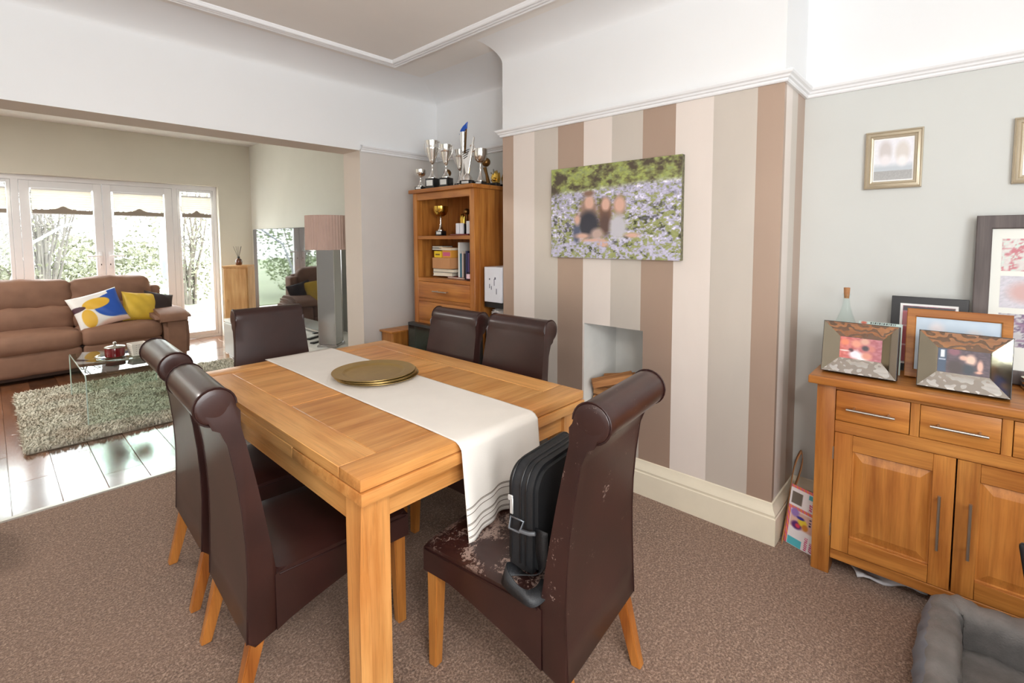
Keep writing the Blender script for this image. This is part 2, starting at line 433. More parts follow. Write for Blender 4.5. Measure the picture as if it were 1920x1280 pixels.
# sitting room sub floor plus individual boards
fl2 = box('floor', 'board', None, (XSL, YO+0.006, -0.08), (XS+0.05, YF+0.15, -0.006), 0); struct(fl2)
bw = 0.1985
bd_meshes = {}
xi = 0
x = -0.1795
while x < XS:
    off = [0.0, 0.55, 0.25, 0.8, 0.4][xi % 5]
    y = YO + 0.01 - off
    while y < YF + 0.1:
        y0, y1 = max(y, YO+0.01), min(y+1.05, YF+0.1); x1 = min(x+bw, XS)
        if y1 - y0 > 0.03:
            key = (round(x1-x, 3), round(y1-y0, 3))
            if key not in bd_meshes:
                o = box('floorboard', 'board', fl2, (0.0008, 0.0008, -0.006), (x1-x-0.0008, y1-y0-0.0008, 0.0), 0.0015)
                bd_meshes[key] = o.data
            else:
                o = bpy.data.objects.new('floorboard', bd_meshes[key]); COL.objects.link(o); o.parent = fl2
            o.location = (x, y0, random.uniform(-0.0006, 0.0002)); o.rotation_euler = (random.uniform(-.0012, .0012), random.uniform(-.003, .003), 0)
        y += 1.05
    x += bw; xi += 1
# threshold strip between carpet and boards
bm = bmesh.new(); prism(bm, [(YO-0.012, 0.0), (YO-0.006, 0.007), (YO+0.02, 0.007), (YO+0.028, 0.0)], 'x', -2.0, XP-0.002)
th = finish(bm, 'trim_1', 'steel'); struct(th)

# right wall (recess beside the breast, and alcove)
def wall_x(name, y0, y1, lower):
    bm = bmesh.new()
    add_box(bm, (XR, y0, 0), (XR+0.1, y1, ZR+0.02), 0, mi=0)
    add_box(bm, (XR, y0, ZR+0.02), (XR+0.1, y1, ZC+0.1), 0, mi=1)
    return struct(finish(bm, name, [lower, 'white_paint'], smooth=False))
wall_x('wall_right', YB, Y1+0.01, 'grey_paint')
wall_x('wall_alcove', Y2-0.01, YO, 'grey_paint')

# chimney breast with niche
ny0, ny1, nz0, nz1 = 1.288, 1.680, 0.42, 0.930
bm = bmesh.new()
zt = ZR + 0.02
def fr(y0, y1, z0, z1, mi): quad(bm, [(XC, y0, z0), (XC, y1, z0), (XC, y1, z1), (XC, y0, z1)], mi)
fr(Y1, ny0, 0, zt, 0); fr(ny1, Y2, 0, zt, 0); fr(ny0, ny1, 0, nz0, 0); fr(ny0, ny1, nz1, zt, 0); fr(Y1, Y2, zt, ZC, 1)
XN = 2.84
quad(bm, [(XC, ny0, nz0), (XN, ny0, nz0), (XN, ny0, nz1), (XC, ny0, nz1)], 2)
quad(bm, [(XC, ny1, nz0), (XN, ny1, nz0), (XN, ny1, nz1), (XC, ny1, nz1)], 2)
quad(bm, [(XN, ny0, nz0), (XN, ny1, nz0), (XN, ny1, nz1), (XN, ny0, nz1)], 2)
quad(bm, [(XC, ny0, nz0), (XN, ny0, nz0), (XN, ny1, nz0), (XC, ny1, nz0)], 2)
quad(bm, [(XC, ny0, nz1), (XN, ny0, nz1), (XN, ny1, nz1), (XC, ny1, nz1)], 2)
for yy in (Y1, Y2):
    quad(bm, [(XC, yy, 0), (XR, yy, 0), (XR, yy, zt), (XC, yy, zt)], 3)
    quad(bm, [(XC, yy, zt), (XR, yy, zt), (XR, yy, ZC), (XC, yy, ZC)], 1)
struct(finish(bm, 'wall_chimney', ['paper_y', 'white_paint', 'niche_paint', 'paper_x'], smooth=False))

# wall with the wide opening to the sitting room
bm = bmesh.new()
add_box(bm, (XL, YO, ZB), (XP, YI, ZS+0.05), 0, mi=1)
add_box(bm, (XP, YO, ZR+0.02), (XR+0.1, YI, ZS+0.05), 0, mi=1)
add_box(bm, (XP, YO, 0), (XR+0.1, YI, ZR+0.02), 0, mi=0)
for f in bm.faces:
    c = f.calc_center_median()
    if abs(f.normal.z) > 0.9 or True:
        if abs(c.z-ZB) < 0.002: f.material_index = 2
        if abs(c.x-XP) < 0.002 and c.z < ZR: f.material_index = 2
        if c.y > YI-0.002: f.material_index = 3
add_box(bm, (XL, YO, 0), (-2.05, YI, ZB), 0, mi=0)
struct(finish(bm, 'wall_left', ['lilac_paint', 'white_paint', 'cream_paint', 'sit_paint'], smooth=False))
struct(box('wall_rear', 'grey_paint', None, (XL, YB-0.1, 0), (XR+0.1, YB, ZC+0.1), 0))
struct(box('wall_hall', 'grey_paint', None, (XL-0.1, YB, 0), (XL, YO, ZC+0.1), 0))
struct(box('wall_sitting_right', 'sit_paint', None, (XS, YI-0.02, 0), (XS+0.1, YF+0.4, ZS+0.05), 0))
struct(box('wall_sitting_left', 'sit_paint', None, (XSL-0.1, YI-0.3, 0), (XSL, YF+0.4, ZS+0.05), 0))
struct(box('wall_sitting_near', 'sit_paint', None, (XSL-0.1, YI-0.1, 0), (XL, YI, ZS+0.05), 0))
# far wall with patio opening
ox0, ox1, oz1 = -0.26, 2.345, 2.215
bm = bmesh.new()
add_box(bm, (XSL, YF, 0), (ox0, YF+0.3, ZS+0.05), 0)
add_box(bm, (ox1, YF, 0), (XS+0.02, YF+0.3, ZS+0.05), 0)
add_box(bm, (ox0, YF, oz1), (ox1, YF+0.3, ZS+0.05), 0)
struct(finish(bm, 'wall_far', 'sit_far_paint', smooth=False))
# ceilings
struct(box('ceiling', 'ceiling_paint', None, (XL-0.1, YB-0.1, ZC), (XR+0.1, YO+0.02, ZC+0.08), 0))
struct(box('ceiling', 'ceiling_paint', None, (XSL-0.1, YI-0.3, ZS), (XS+0.1, YF+0.4, ZS+0.08), 0))

def cove(name, wallpos, ra, rb, a, b, ax, mat, cap=False):
    """elliptical cove; ax='y' runs along y against an x wall, ax='x' runs along x against a y wall"""
    bm = bmesh.new(); N = 18
    pr = []
    for i in range(N+1):
        t = PI/2*i/N
        pr.append((wallpos-ra+ra*math.cos(t)*1.0, ZC-rb+rb*math.sin(t)))
    pr = [(wallpos - ra*(1-math.cos(PI/2*i/N)), ZC-rb*(1-math.sin(PI/2*i/N))) for i in range(N+1)]
    rows = []
    for s in (a, b):
        rows.append([bm.verts.new((p[0], s, p[1]) if ax == 'y' else (s, p[0], p[1])) for p in pr])
    for i in range(N): bm.faces.new((rows[0][i], rows[0][i+1], rows[1][i+1], rows[1][i]))
    if cap:
        for s, row in ((a, rows[0]), (b, rows[1])):
            c = bm.verts.new((wallpos, s, ZC) if ax == 'y' else (s, wallpos, ZC))
            for i in range(N): bm.faces.new((c, row[i], row[i+1]))
    return struct(finish(bm, name, mat, angle=30))
cove('ceiling', YO, 0.34, 0.09, XL, XR, 'x', 'white_paint')
cove('ceiling', XR, 0.42, 0.09, Y2, YO, 'y', 'white_paint')
cove('ceiling', XC, 0.24, 0.09, Y1, Y2, 'y', 'white_paint', True)
cove('ceiling', XR, 0.42, 0.09, YB, Y1, 'y', 'white_paint')

# ceiling bead moulding
def sweep(bm, path, prof, closed=False):
    """path: list of (x,y,nx,ny) with outward offset direction per point (mitred); prof: (off,z)"""
    rows = [[bm.verts.new((x+nx*o, y+ny*o, z)) for o, z in prof] for x, y, nx, ny in path]
    for a, b in zip(rows, rows[1:]):
        for i in range(len(prof)-1):
            bm.faces.new((a[i], a[i+1], b[i+1], b[i]))
bead = [(0, ZC+0.001), (0.0, ZC-0.010)]
for c0 in (0.006, 0.032, 0.058):
    for t in range(7):
        a = PI*t/6
        bead.append((c0+0.012-0.011*math.cos(a), ZC-0.012-0.012*math.sin(a)))
bead += [(0.084, ZC-0.008), (0.084, ZC+0.001)]
bx, by = 2.13, 3.148
bm = bmesh.new()
sweep(bm, [(XL, by, 0, -1), (bx, by, -1, -1), (bx, YB, -1, 0)], bead)
struct(finish(bm, 'trim_2', 'trim_white', angle=25))
# picture rail
rail = [(0, ZR), (0.012, ZR), (0.016, ZR+0.006), (0.016, ZR+0.014), (0.024, ZR+0.018), (0.027, ZR+0.026), (0.036, ZR+0.032), (0.040, ZR+0.040), (0.040, ZR+0.046), (0.0, ZR+0.056)]
bm = bmesh.new()
sweep(bm, [(XP, YO, 0, -1), (XR, YO, -1, -1), (XR, Y2, -1, 1), (XC, Y2, -1, 1), (XC, Y1, -1, -1), (XR, Y1, -1, -1), (XR, YB, -1, 0)], rail)
struct(finish(bm, 'trim_3', 'trim_white', angle=25))
# skirting
sk = [(0, 0.195), (0.006, 0.192), (0.010, 0.170), (0.020, 0.155), (0.024, 0.145), (0.022, 0.140), (0.022, 0.132), (0.026, 0.128), (0.026, 0.0)]
bm = bmesh.new()
sweep(bm, [(XP, YI, -1, 1), (XP, YO, -1, -1), (XR, YO, -1, -1), (XR, Y2, -1, 1), (XC, Y2, -1, 1), (XC, Y1, -1, -1), (XR, Y1, -1, -1), (XR, YB, -1, 0)], sk)
struct(finish(bm, 'baseboard_right', 'skirt_cream', angle=25))
bm = bmesh.new()
sweep(bm, [(XP, YI, 0, 1), (XS, YI, -1, 1), (XS, YF, -1, -1), (ox1+0.0, YF, 0, -1)], [(0, 0.14), (0.012, 0.135), (0.016, 0.12), (0.016, 0.0)])
struct(finish(bm, 'baseboard_sitting', 'trim_white', angle=25))

# ------------------------------------------------------------------ patio doors and side lights
FY = YF+0.10       # inner face of the frame
FD = 0.07
z0g = 0.0
bm = bmesh.new()
mull = [(ox0, ox0+0.05), (0.215, 0.282), (1.790, 1.850), (ox1-0.045, ox1)]
for a, b in mull: add_box(bm, (a, FY, 0.0), (b, FY+FD, oz1), 0.004)
add_box(bm, (ox0, FY-0.001, oz1-0.06), (ox1, FY+FD+0.001, oz1), 0.004)
add_box(bm, (ox0, FY-0.001, 0.0), (ox1, FY+FD+0.001, 0.035), 0.004)
struct(finish(bm, 'trim_4', 'upvc'))
def leaf(name, x0, x1, z0, z1, fw, bot, y, hside=0):
    o = bpy.data.objects.new(name, None); COL.objects.link(o); struct(o)
    bm = bmesh.new()
    add_box(bm, (x0, y, z0), (x0+fw, y+0.06, z1), 0.004); add_box(bm, (x1-fw, y, z0), (x1, y+0.06, z1), 0.004)
    add_box(bm, (x0+fw-.004, y+0.001, z1-fw), (x1-fw+.004, y+0.059, z1), 0.004); add_box(bm, (x0+fw-.004, y+0.001, z0), (x1-fw+.004, y+0.059, z0+bot), 0.004)
    finish(bm, 'frame', 'upvc', o)
    box('pane', 'pane', o, (x0+fw-0.01, y+0.027, z0+bot-0.01), (x1-fw+0.01, y+0.033, z1-fw+0.01), 0)
    if hside:
        hx = x1-fw*0.5 if hside > 0 else x0+fw*0.5
        hb = box('door_handle', 'upvc', o, (hx-0.018, y-0.012, 1.07), (hx+0.018, y, 1.29), 0.005, 2)
        tube('lever', 'upvc', hb, [(hx, y-0.01, 1.235), (hx, y-0.045, 1.235), (hx-hside*0.02, y-0.052, 1.235), (hx-hside*0.14, y-0.05, 1.235)], 0.011, 8)
        box('keyhole', 'black_plastic', hb, (hx-0.005, y-0.0135, 1.115), (hx+0.005, y-0.011, 1.135), 0.001)
    return o
leaf('door_1', 0.284, 1.035, 0.037, oz1-0.062, 0.088, 0.16, FY-0.005, 1)
leaf('door_2', 1.039, 1.788, 0.037, oz1-0.062, 0.088, 0.16, FY-0.005, -1)
leaf('window_1', ox0+0.05, 0.214, 0.037, oz1-0.062, 0.035, 0.06, FY+0.004)
leaf('window_2', 1.851, ox1-0.046, 0.037, oz1-0.062, 0.035, 0.06, FY+0.004)

def blind(x0, x1, label):
    t = thing('pleated_blind', label, 'blind', ((x0+x1)/2, FY-0.004, 1.765), group='pleated blinds on the patio doors', first_fit=False)
    w_ = (x1-x0)/2; top = 2.045-1.765
    bm = bmesh.new(); n = 15; pts = []
    for i in range(n+1):
        pts.append((-0.006 if i % 2 else -0.018, 0.055+(top-0.055)*i/n))
    rows = [[bm.verts.new((s, p[0], p[1])) for p in pts] for s in (-w_, w_)]
    for i in range(n): bm.faces.new((rows[0][i], rows[0][i+1], rows[1][i+1], rows[1][i]))
    finish(bm, 'pleats', 'blind', t, smooth=False)
    box('head_rail', 'upvc', t, (-w_, -0.022, top), (w_, 0.0, top+0.02), 0.002)
    bm = bmesh.new(); N = 24
    P = []
    for i in range(N+1):
        u = -w_ + 2*w_*i/N
        P.append((u, 0.045+0.035*math.exp(-(u/(w_*0.16))**2)+0.01*math.exp(-(u/(w_*0.5))**2)))
    prism(bm, [(-w_, 0.0)] + P + [(w_, 0.0)], 'y', -0.025, -0.019)
    finish(bm, 'bottom_band', 'blind_edge', t, smooth=False)
    box('bottom_rail', 'upvc', t, (-w_-0.003, -0.026, -0.012), (w_+0.003, -0.004, 0.0), 0.002)
    return t
blind(0.385, 0.932, 'cream pleated blind at the top of the left-hand glazed door')
blind(1.142, 1.685, 'cream pleated blind at the top of the right-hand glazed door')
blind(1.895, ox1-0.085, 'narrow cream pleated blind on the glazed side panel nearest the oak cabinet')
blind(ox0+0.09, 0.175, 'cream pleated blind cut by the left edge of the photo')

# ------------------------------------------------------------------ garden
struct(box('ground', 'paving', None, (-6, YF+0.3, -0.35), (7, 12.0, -0.12), 0))
struct(box('ground', 'lawn', None, (-14, 12.0, -0.35), (18, 40, -0.1), 0))
def bush(name, label, cat, loc, rx, rz, n, mat, stems, group=None, leafs=0.05, tall=False):
    t = thing(name, label, cat, loc, group=group)
    bm = bmesh.new()
    for k in range(stems):
        a = random.uniform(0, 2*PI); q = random.uniform(0.2, 0.9)
        pts = [(0.1*math.cos(a), 0.1*math.sin(a), 0)]
        for s in range(1, 6):
            f = s/5
            pts.append((rx*q*f*math.cos(a+0.5*math.sin(s))+random.uniform(-.06, .06), rx*q*f*math.sin(a)+random.uniform(-.06, .06), rz*f*random.uniform(0.85, 1.0)))
        add_tube(bm, pts, [0.03*(1-0.17*s)+0.003 for s in range(6)], 5)
        for s in range(2, 6):
            p0 = Vector(pts[s])
            for q_ in range(3):
                d = Vector((random.gauss(0, 1), random.gauss(0, 1), random.uniform(0, 1.2))).normalized()*rx*0.45
                add_tube(bm, [p0, p0+d*0.5+Vector((0, 0, .05)), p0+d], [0.011, 0.007, 0.002], 4)
    finish(bm, 'stem', 'leaf2' if tall else 'bark', t, 60)
    c = rng.normal(size=(n, 3)); c /= np.linalg.norm(c, axis=1)[:, None]
    c *= rng.uniform(0.35, 1, size=(n, 1))**0.5
    c = c*np.array([rx, rx*0.8, rz*0.55]) + np.array([0, 0, rz*0.55])
    a = rng.normal(size=(n, 3)); a /= np.linalg.norm(a, axis=1)[:, None]
    b = np.cross(a, rng.normal(size=(n, 3))); b /= np.linalg.norm(b, axis=1)[:, None]
    s = rng.uniform(0.5, 1.2, size=(n, 1))*leafs
    V = np.stack([c-a*s, c+b*s*0.5, c+a*s, c-b*s*0.5], 1).reshape(-1, 3)
    me = bpy.data.meshes.new('foliage'); me.from_pydata(V.tolist(), [], [(4*i, 4*i+1, 4*i+2, 4*i+3) for i in range(n)])
    me.materials.append(MAT[mat]); o = bpy.data.objects.new('foliage', me); COL.objects.link(o); o.parent = t; o['kind'] = 'stuff'
    return t
bush('garden_tree', 'bare twiggy tree with pale green buds beyond the left-hand glazed door', 'tree', (0.7, 17.0, -0.1), 1.7, 4.6, 2600, 'leaf', 22, tall=True)
bush('garden_tree', 'yellow-green leafy tree seen through the right-hand glazed door', 'tree', (2.7, 15.0, -0.1), 1.15, 3.9, 4200, 'leaf', 16)
bush('garden_tree', 'pale bare shrub seen through the narrow side panel by the oak cabinet', 'shrub', (3.95, 13.6, -0.1), 0.7, 3.0, 1500, 'leaf2', 20, tall=True)
bush('garden_tree', 'leafy evergreen tree at the left beyond the patio doors, reflected in the very large television', 'tree', (-0.95, 14.6, -0.1), 1.35, 4.6, 9000, 'evergreen', 16)
bush('garden_tree', 'dense evergreen further left, reflected in the very large television', 'tree', (-4.6, 17.5, -0.1), 2.2, 5.5, 9000, 'evergreen', 14)
bush('garden_tree', 'twiggy green tree cut by the left edge of the photo beyond the patio', 'tree', (-0.9, 21.5, -0.1), 1.3, 3.6, 1800, 'leaf', 14, tall=True)
bush('garden_hedge', 'low green shrub mass behind the garden trees', 'hedge', (0.8, 27.5, -0.1), 4.5, 1.6, 5000, 'leaf', 12, leafs=0.12)
# stone planter block on the patio
t = thing('stone_planter', 'grey stone planter outside by the side panel', 'planter', (2.24, 10.6, -0.12))
box('planter_box', 'stone', t, (-0.16, -0.16, 0), (0.16, 0.16, 0.42), 0.01, 2); box('rim', 'stone', t, (-0.18, -0.18, 0.40), (0.18, 0.18, 0.46), 0.01, 2)
# cantilever parasol, folded
t = thing('cantilever_parasol', 'folded grey cantilever parasol hanging from a curved arm on the patio', 'parasol', (0.15, 11.6, -0.12))
tube('arm', 'aluminium', t, [(0, 0, 0.1), (0.02, 0, 0.9), (0.2, 0, 1.45), (0.65, 0, 1.78), (1.2, 0, 1.97), (1.7, 0, 2.04), (2.02, 0, 2.0)], 0.022, 8)
lathe('base', 'stone', t, [(0, 0), (0.3, 0), (0.3, 0.06), (0.05, 0.1), (0, 0.1)], 20)
lathe('folded_canopy', 'parasol', t, [(0, 0.85), (0.05, 0.87), (0.085, 1.15), (0.09, 1.4), (0.07, 1.7), (0.03, 1.9), (0, 1.92)], 10, (1.97, 0, 0))
lathe('hanger', 'aluminium', t, [(0, 1.9), (0.012, 1.9), (0.012, 2.03), (0, 2.03)], 8, (1.97, 0, 0))

# ------------------------------------------------------------------ DINING TABLE
t = thing('dining_table', 'light oak draw-leaf dining table with framed panel top and chunky square legs', 'table', (1.229, 2.018, 0), first_fit=False)
hx, hy, zt = 0.549, 0.803, 0.77
# upper slab: long side boards, end boards, middle rail, two inset panels
for s in (-1, 1):
    a, b = sorted((s*hx, s*(hx-0.129)))
    box('side_board', 'oak_y', t, (a, -hy+0.126, 0.734), (b, hy-0.126, zt), 0.0015)
    a, b = sorted((s*hy, s*(hy-0.1255)))
    box('end_board', 'oak_x', t, (-hx, a, 0.734), (hx, b, zt), 0.003, 2)
box('middle_rail', 'oak_x', t, (-hx+0.130, -0.035, 0.736), (hx-0.130, 0.094, zt-0.0006), 0.0015)
for a, b in ((-hy+0.128, -0.0375), (0.0965, hy-0.128)):
    n = 3; w_ = (2*(hx-0.110))/1
    box('top_panel', 'oak_y' if False else 'oak_x', t, (-hx+0.1315, a, 0.737), (hx-0.1315, b, zt-0.0012), 0.002)
# lower layer: the two draw leaves and the short side pieces
for s in (-1, 1):
    a, b = sorted((s*(hy+0.006), s*0.35))
    o = box('draw_leaf', 'oak_x', t, (-hx-0.001, a, 0.692), (hx+0.001, b, 0.730), 0.003, 2)
    box('side_infill', 'oak_y', t, (s*(hx-0.012)-0.011, -0.345, 0.690), (s*(hx-0.012)+0.011, 0.345, 0.733), 0.002)
for s in (-1, 1):
    a, b = sorted((s*(hx-0.02), s*(hx-0.042)))
    box('apron', 'oak_y', t, (a, -hy+0.09, 0.605), (b, hy-0.09, 0.690), 0.001)
    a, b = sorted((s*(hy-0.04), s*(hy-0.062)))
    box('apron', 'oak_x', t, (-hx+0.09, a, 0.605), (hx-0.09, b, 0.690), 0.001)
for s in (-1, 1):   # finger pull under the leaf
    box('finger_pull', 'dkoak_x', t, (-0.05, s*(hy-0.0385)-0.004, 0.672), (0.05, s*(hy-0.0385)+0.004, 0.684), 0.002)
for sx in (-1, 1):
    for sy in (-1, 1):
        bm = bmesh.new()
        cx, cy = sx*(hx-0.062), sy*(hy-0.070)
        def sec(h, ch):
            pts = [(-h, -h), (h, -h), (h, h), (-h, h)]; out = []
            for (px_, py_) in pts:
                outer = (px_*sx > 0 and py_*sy > 0)
                if outer: out += [(px_-math.copysign(ch, px_) if (px_ < 0) == (py_ < 0) else px_, py_ if (px_ < 0) == (py_ < 0) else py_-math.copysign(ch, py_)),
                                  (px_ if (px_ < 0) == (py_ < 0) else px_-math.copysign(ch, px_), py_-math.copysign(ch, py_) if (px_ < 0) == (py_ < 0) else py_)]
                else: out.append((px_, py_))
            return out
        secs = [(0.0, 0.0465, 0.024), (0.40, 0.0465, 0.022), (0.69, 0.0465, 0.002)]
        rows = [[bm.verts.new((cx+p[0], cy+p[1], z)) for p in sec(h, c)] for z, h, c in secs]
        for ra, rb in zip(rows, rows[1:]):
            for i in range(len(ra)): bm.faces.new((ra[i], ra[(i+1) % len(ra)], rb[(i+1) % len(ra)], rb[i]))
        bm.faces.new(rows[0]); bm.faces.new(rows[-1])
        finish(bm, 'leg', 'oak_z', t, 20)

# runner, draped over the near end
def runner():
    t = thing('table_runner', 'cream linen table runner with taupe stitched stripes, hanging over the near end', 'table runner', (0, 0, 0.7715))
    t.location = (1.2, 1.207, 0.7705)
    xl, xr = -0.170, 0.222
    path = []   # (y, z) along the length from far end to the hanging hem
    ys = np.linspace(1.64, 0.02, 46)
    for y in ys: path.append((y, 0.0015))
    path += [(0.004, 0.0005), (-0.010, -0.006), (-0.0165, -0.02)]
    for k in range(1, 31): path.append((-0.017, -0.02-0.0102*k))
    NU = 48
    bm = bmesh.new(); uvrows = []
    for i, (y, z) in enumerate(path):
        d = max(0.0, -z-0.015)/0.31
        row = []
        for j in range(NU+1):
            u = j/NU; x = xl+(xr-xl)*u
            yy, zz, xx = y, z, x
            if d > 0:
                yy += -0.006 - 0.016*d*(1+math.sin(u*9.0+0.6)) - 0.008*d*math.sin(u*21+1)
                zz += 0.010*d*math.sin(u*5)+0.02*d*u
                xx += 0.012*d*(u-0.3)+0.004*d
            elif i < 46:
                zz += 0.0006*(1+math.sin(u*7+y*9)*math.sin(y*4.3))
                xx += 0.002*math.sin(y*6)
            row.append(bm.verts.new((xx, yy, zz)))
        uvrows.append(row)
    for a, b in zip(uvrows, uvrows[1:]):
        for j in range(NU): bm.faces.new((a[j], a[j+1], b[j+1], b[j]))
    bmesh.ops.recalc_face_normals(bm, faces=bm.faces[:])
    P = [[v.co.copy() for v in r] for r in uvrows]
    me = bpy.data.meshes.new('cloth')
    for f in bm.faces: f.smooth = True
    bm.to_mesh(me); bm.free(); me.materials.append(MAT['linen'])
    o = bpy.data.objects.new('cloth', me); COL.objects.link(o); o.parent = t
    sm = o.modifiers.new('thickness', 'SOLIDIFY'); sm.thickness = 0.002; sm.offset = 0
    # stitched stripes sit on the cloth
    for name, rows_, r in (('stitched_stripe', (-12, -10, -7, -5, -3), 0.0013), ('side_hem', None, 0.0012)):
        bm = bmesh.new()
        if rows_:
            for q in rows_:
                add_tube(bm, [p+Vector((0, -0.0016, 0)) for p in P[q]], r, 5)
                if q in (-12, -7, -3): add_tube(bm, [p+Vector((0, -0.0016, -0.004)) for p in P[q]], r*0.8, 5)
        else:
            for j in (1, NU-1): add_tube(bm, [r_[j]+Vector((0, -0.0006, 0.0006)) for r_ in P], 0.0007, 4)
        finish(bm, name, 'linen_dark' if rows_ else 'linen', t, 60)
runner()

# stack of four charger plates
for k in range(4):
    z = 0.7745 + 0.006*k
    t = thing('charger_plate', ['bottom bronze-gold charger plate of the stack on the runner', 'second bronze-gold charger plate from the bottom of the stack',
              'third bronze-gold charger plate, just under the topmost', 'topmost bronze-gold charger plate, its whole face showing'][k], 'plate',
              (1.263+[0.012, 0.008, 0.004, 0][k], 2.099-[0.014, 0.006, 0.01, 0][k], z), group='stack of charger plates', first_fit=False)
    r = 0.198
    lathe('dish', 'gold_plate_m', t, [(0, 0.001), (0.125, 0.001), (0.140, 0.004), (0.146, 0.0085), (0.150, 0.0095), (r-0.004, 0.0125), (r, 0.0135), (r+0.0005, 0.0115), (r-0.004, 0.0095), (0.150, 0.006), (0.140, 0.0), (0, 0.0)], 72)

# ------------------------------------------------------------------ DINING CHAIRS
def chair_profile():
    front = [(-0.196, 0.43), (-0.208, 0.52), (-0.222, 0.62), (-0.238, 0.72), (-0.256, 0.82), (-0.272, 0.90), (-0.281, 0.945)]
    cx, cz, r = -0.334, 0.968, 0.055
    rollp = []
    for k in range(0, 15):
        a = R(-10+ (262+10-0)*k/14)
        rollp.append((cx+r*math.cos(a), cz+r*math.sin(a)))
    rear = [(-0.318, 0.900), (-0.306, 0.84), (-0.291, 0.74), (-0.281, 0.64), (-0.276, 0.54), (-0.276, 0.44), (-0.280, 0.34), (-0.285, 0.235)]
    bottom = [(-0.262, 0.212), (-0.196, 0.235)]
    return front, rollp, rear, bottom
def make_chair(worn=False):
    L = 'leather_worn' if worn else 'leather'
    t = bpy.data.objects.new('dining_chair', None); COL.objects.link(t)
    fr_, ro_, re_, bo_ = chair_profile()
    prof = fr_ + ro_ + re_ + bo_
    def hw(z): return 0.227 - 0.026*min(1, max(0, (z-0.45)/0.5))
    bm = bmesh.new(); n = len(prof); NX = 9; cols = []
    for j in range(NX):
        u = -1 + 2*j/(NX-1)
        col = []
        for (y, z) in prof:
            e = 1.0
            crown = 0.006*(1-u*u)
            # tiny puff of the upholstery on the front face
            yy = y + (crown if (y, z) in fr_ else 0)
            col.append(bm.verts.new((u*hw(z), yy, z)))
        cols.append(col)
    for a, b in zip(cols, cols[1:]):
        for i in range(n): bm.faces.new((a[i], a[(i+1) % n], b[(i+1) % n], b[i]))
    f1 = bm.faces.new(cols[0]); f2 = bm.faces.new(cols[-1])
    bmesh.ops.bevel(bm, geom=list(set(f1.edges) | set(f2.edges)), offset=0.010, segments=3, affect='EDGES', profile=0.5)
    back = finish(bm, 'backrest', 'leather_scuffed' if worn else L, t, 50)
    # piping seams, one per side
    for s in (-1, 1):
        bm = bmesh.new()
        add_tube(bm, [(s*(hw(z)-0.004), y, z) for (y, z) in re_[::-1]], 0.0022, 5)
        finish(bm, 'piping', 'leather_seam', back, 60)
        k0 = [i for i in range(24) if R(262) < 2*PI*i/24 < R(350)]; st_ = max(k0)+1
        bm = bmesh.new()
        add_tube(bm, [(s*(hw(0.97)-0.0055), -0.334+0.0556*math.cos(2*PI*(k % 24)/24), 0.968+0.0556*math.sin(2*PI*(k % 24)/24)) for k in range(st_, st_+24-len(k0))], 0.0026, 5)
        finish(bm, 'piping', 'leather_seam', back, 60)
        bm = bmesh.new()          # domed end cap of the roll
        rows = [(0.052*math.cos(PI/2*q/4), 0.004*math.sin(PI/2*q/4)) for q in range(5)]
        rr = [[bm.verts.new((s*(hw(0.97)-0.002+h), -0.334+r_*math.cos(2*PI*k/20), 0.968+r_*math.sin(2*PI*k/20))) for k in range(20)] for r_, h in rows[:-1]]
        top = bm.verts.new((s*(hw(0.97)-0.002+rows[-1][1]), -0.334, 0.968))
        for a_, b_ in zip(rr, rr[1:]):
            for k in range(20): bm.faces.new((a_[k], a_[(k+1) % 20], b_[(k+1) % 20], b_[k]))
        for k in range(20): bm.faces.new((rr[-1][k], rr[-1][(k+1) % 20], top))
        finish(bm, 'roll_end', L, t, 60)
    # seat: crowned top with side skirts lower at the rear
    bm = bmesh.new(); NX, NY = 12, 12
    y0, y1 = -0.200, 0.272
    def top(x, y):
        u = x/0.232; v = (y-y0)/(y1-y0)
        e = max(0.0, (1-abs(u)**4))*max(0.0, 1-abs(2*v-1)**5)
        return 0.428 + 0.024*e
    g = [[bm.verts.new((-0.229+0.458*i/NX, y0+(y1-y0)*j/NY, top(-0.229+0.458*i/NX, y0+(y1-y0)*j/NY))) for j in range(NY+1)] for i in range(NX+1)]
    for i in range(NX):
        for j in range(NY): bm.faces.new((g[i][j], g[i+1][j], g[i+1][j+1], g[i][j+1]))
    def bz(v): return 0.236 + 0.100*min(1, max(0, v)*1.35)**0.8
    loop = [g[i][0] for i in range(NX+1)] + [g[NX][j] for j in range(1, NY+1)] + [g[i][NY] for i in range(NX-1, -1, -1)] + [g[0][j] for j in range(NY-1, 0, -1)]
    low = []
    for v in loop:
        vv = (v.co.y-y0)/(y1-y0)
        ox_ = 0.004*(1 if v.co.x > 0.2 else -1 if v.co.x < -0.2 else 0)
        low.append(bm.verts.new((v.co.x+ox_*0, v.co.y+(0.002 if vv > .99 else 0), bz(vv))))
    m = len(loop)
    for i in range(m): bm.faces.new((loop[i], loop[(i+1) % m], low[(i+1) % m], low[i]))
    bm.faces.new(low)
    es = [e for e in bm.edges if e.verts[0] in set(loop) and e.verts[1] in set(loop)]
    bmesh.ops.bevel(bm, geom=es, offset=0.012, segments=3, affect='EDGES')
    seat = finish(bm, 'seat', L, t, 50)
    bm = bmesh.new()
    q = 0.2305
    add_tube(bm, [(-q, y0+.012, 0.414), (-q, 0.262, 0.414), (-q+.012, 0.2735, 0.414), (q-.012, 0.2735, 0.414), (q, 0.262, 0.414), (q, y0+.012, 0.414)], 0.003, 6)
    finish(bm, 'piping', 'leather_seam', seat, 60)
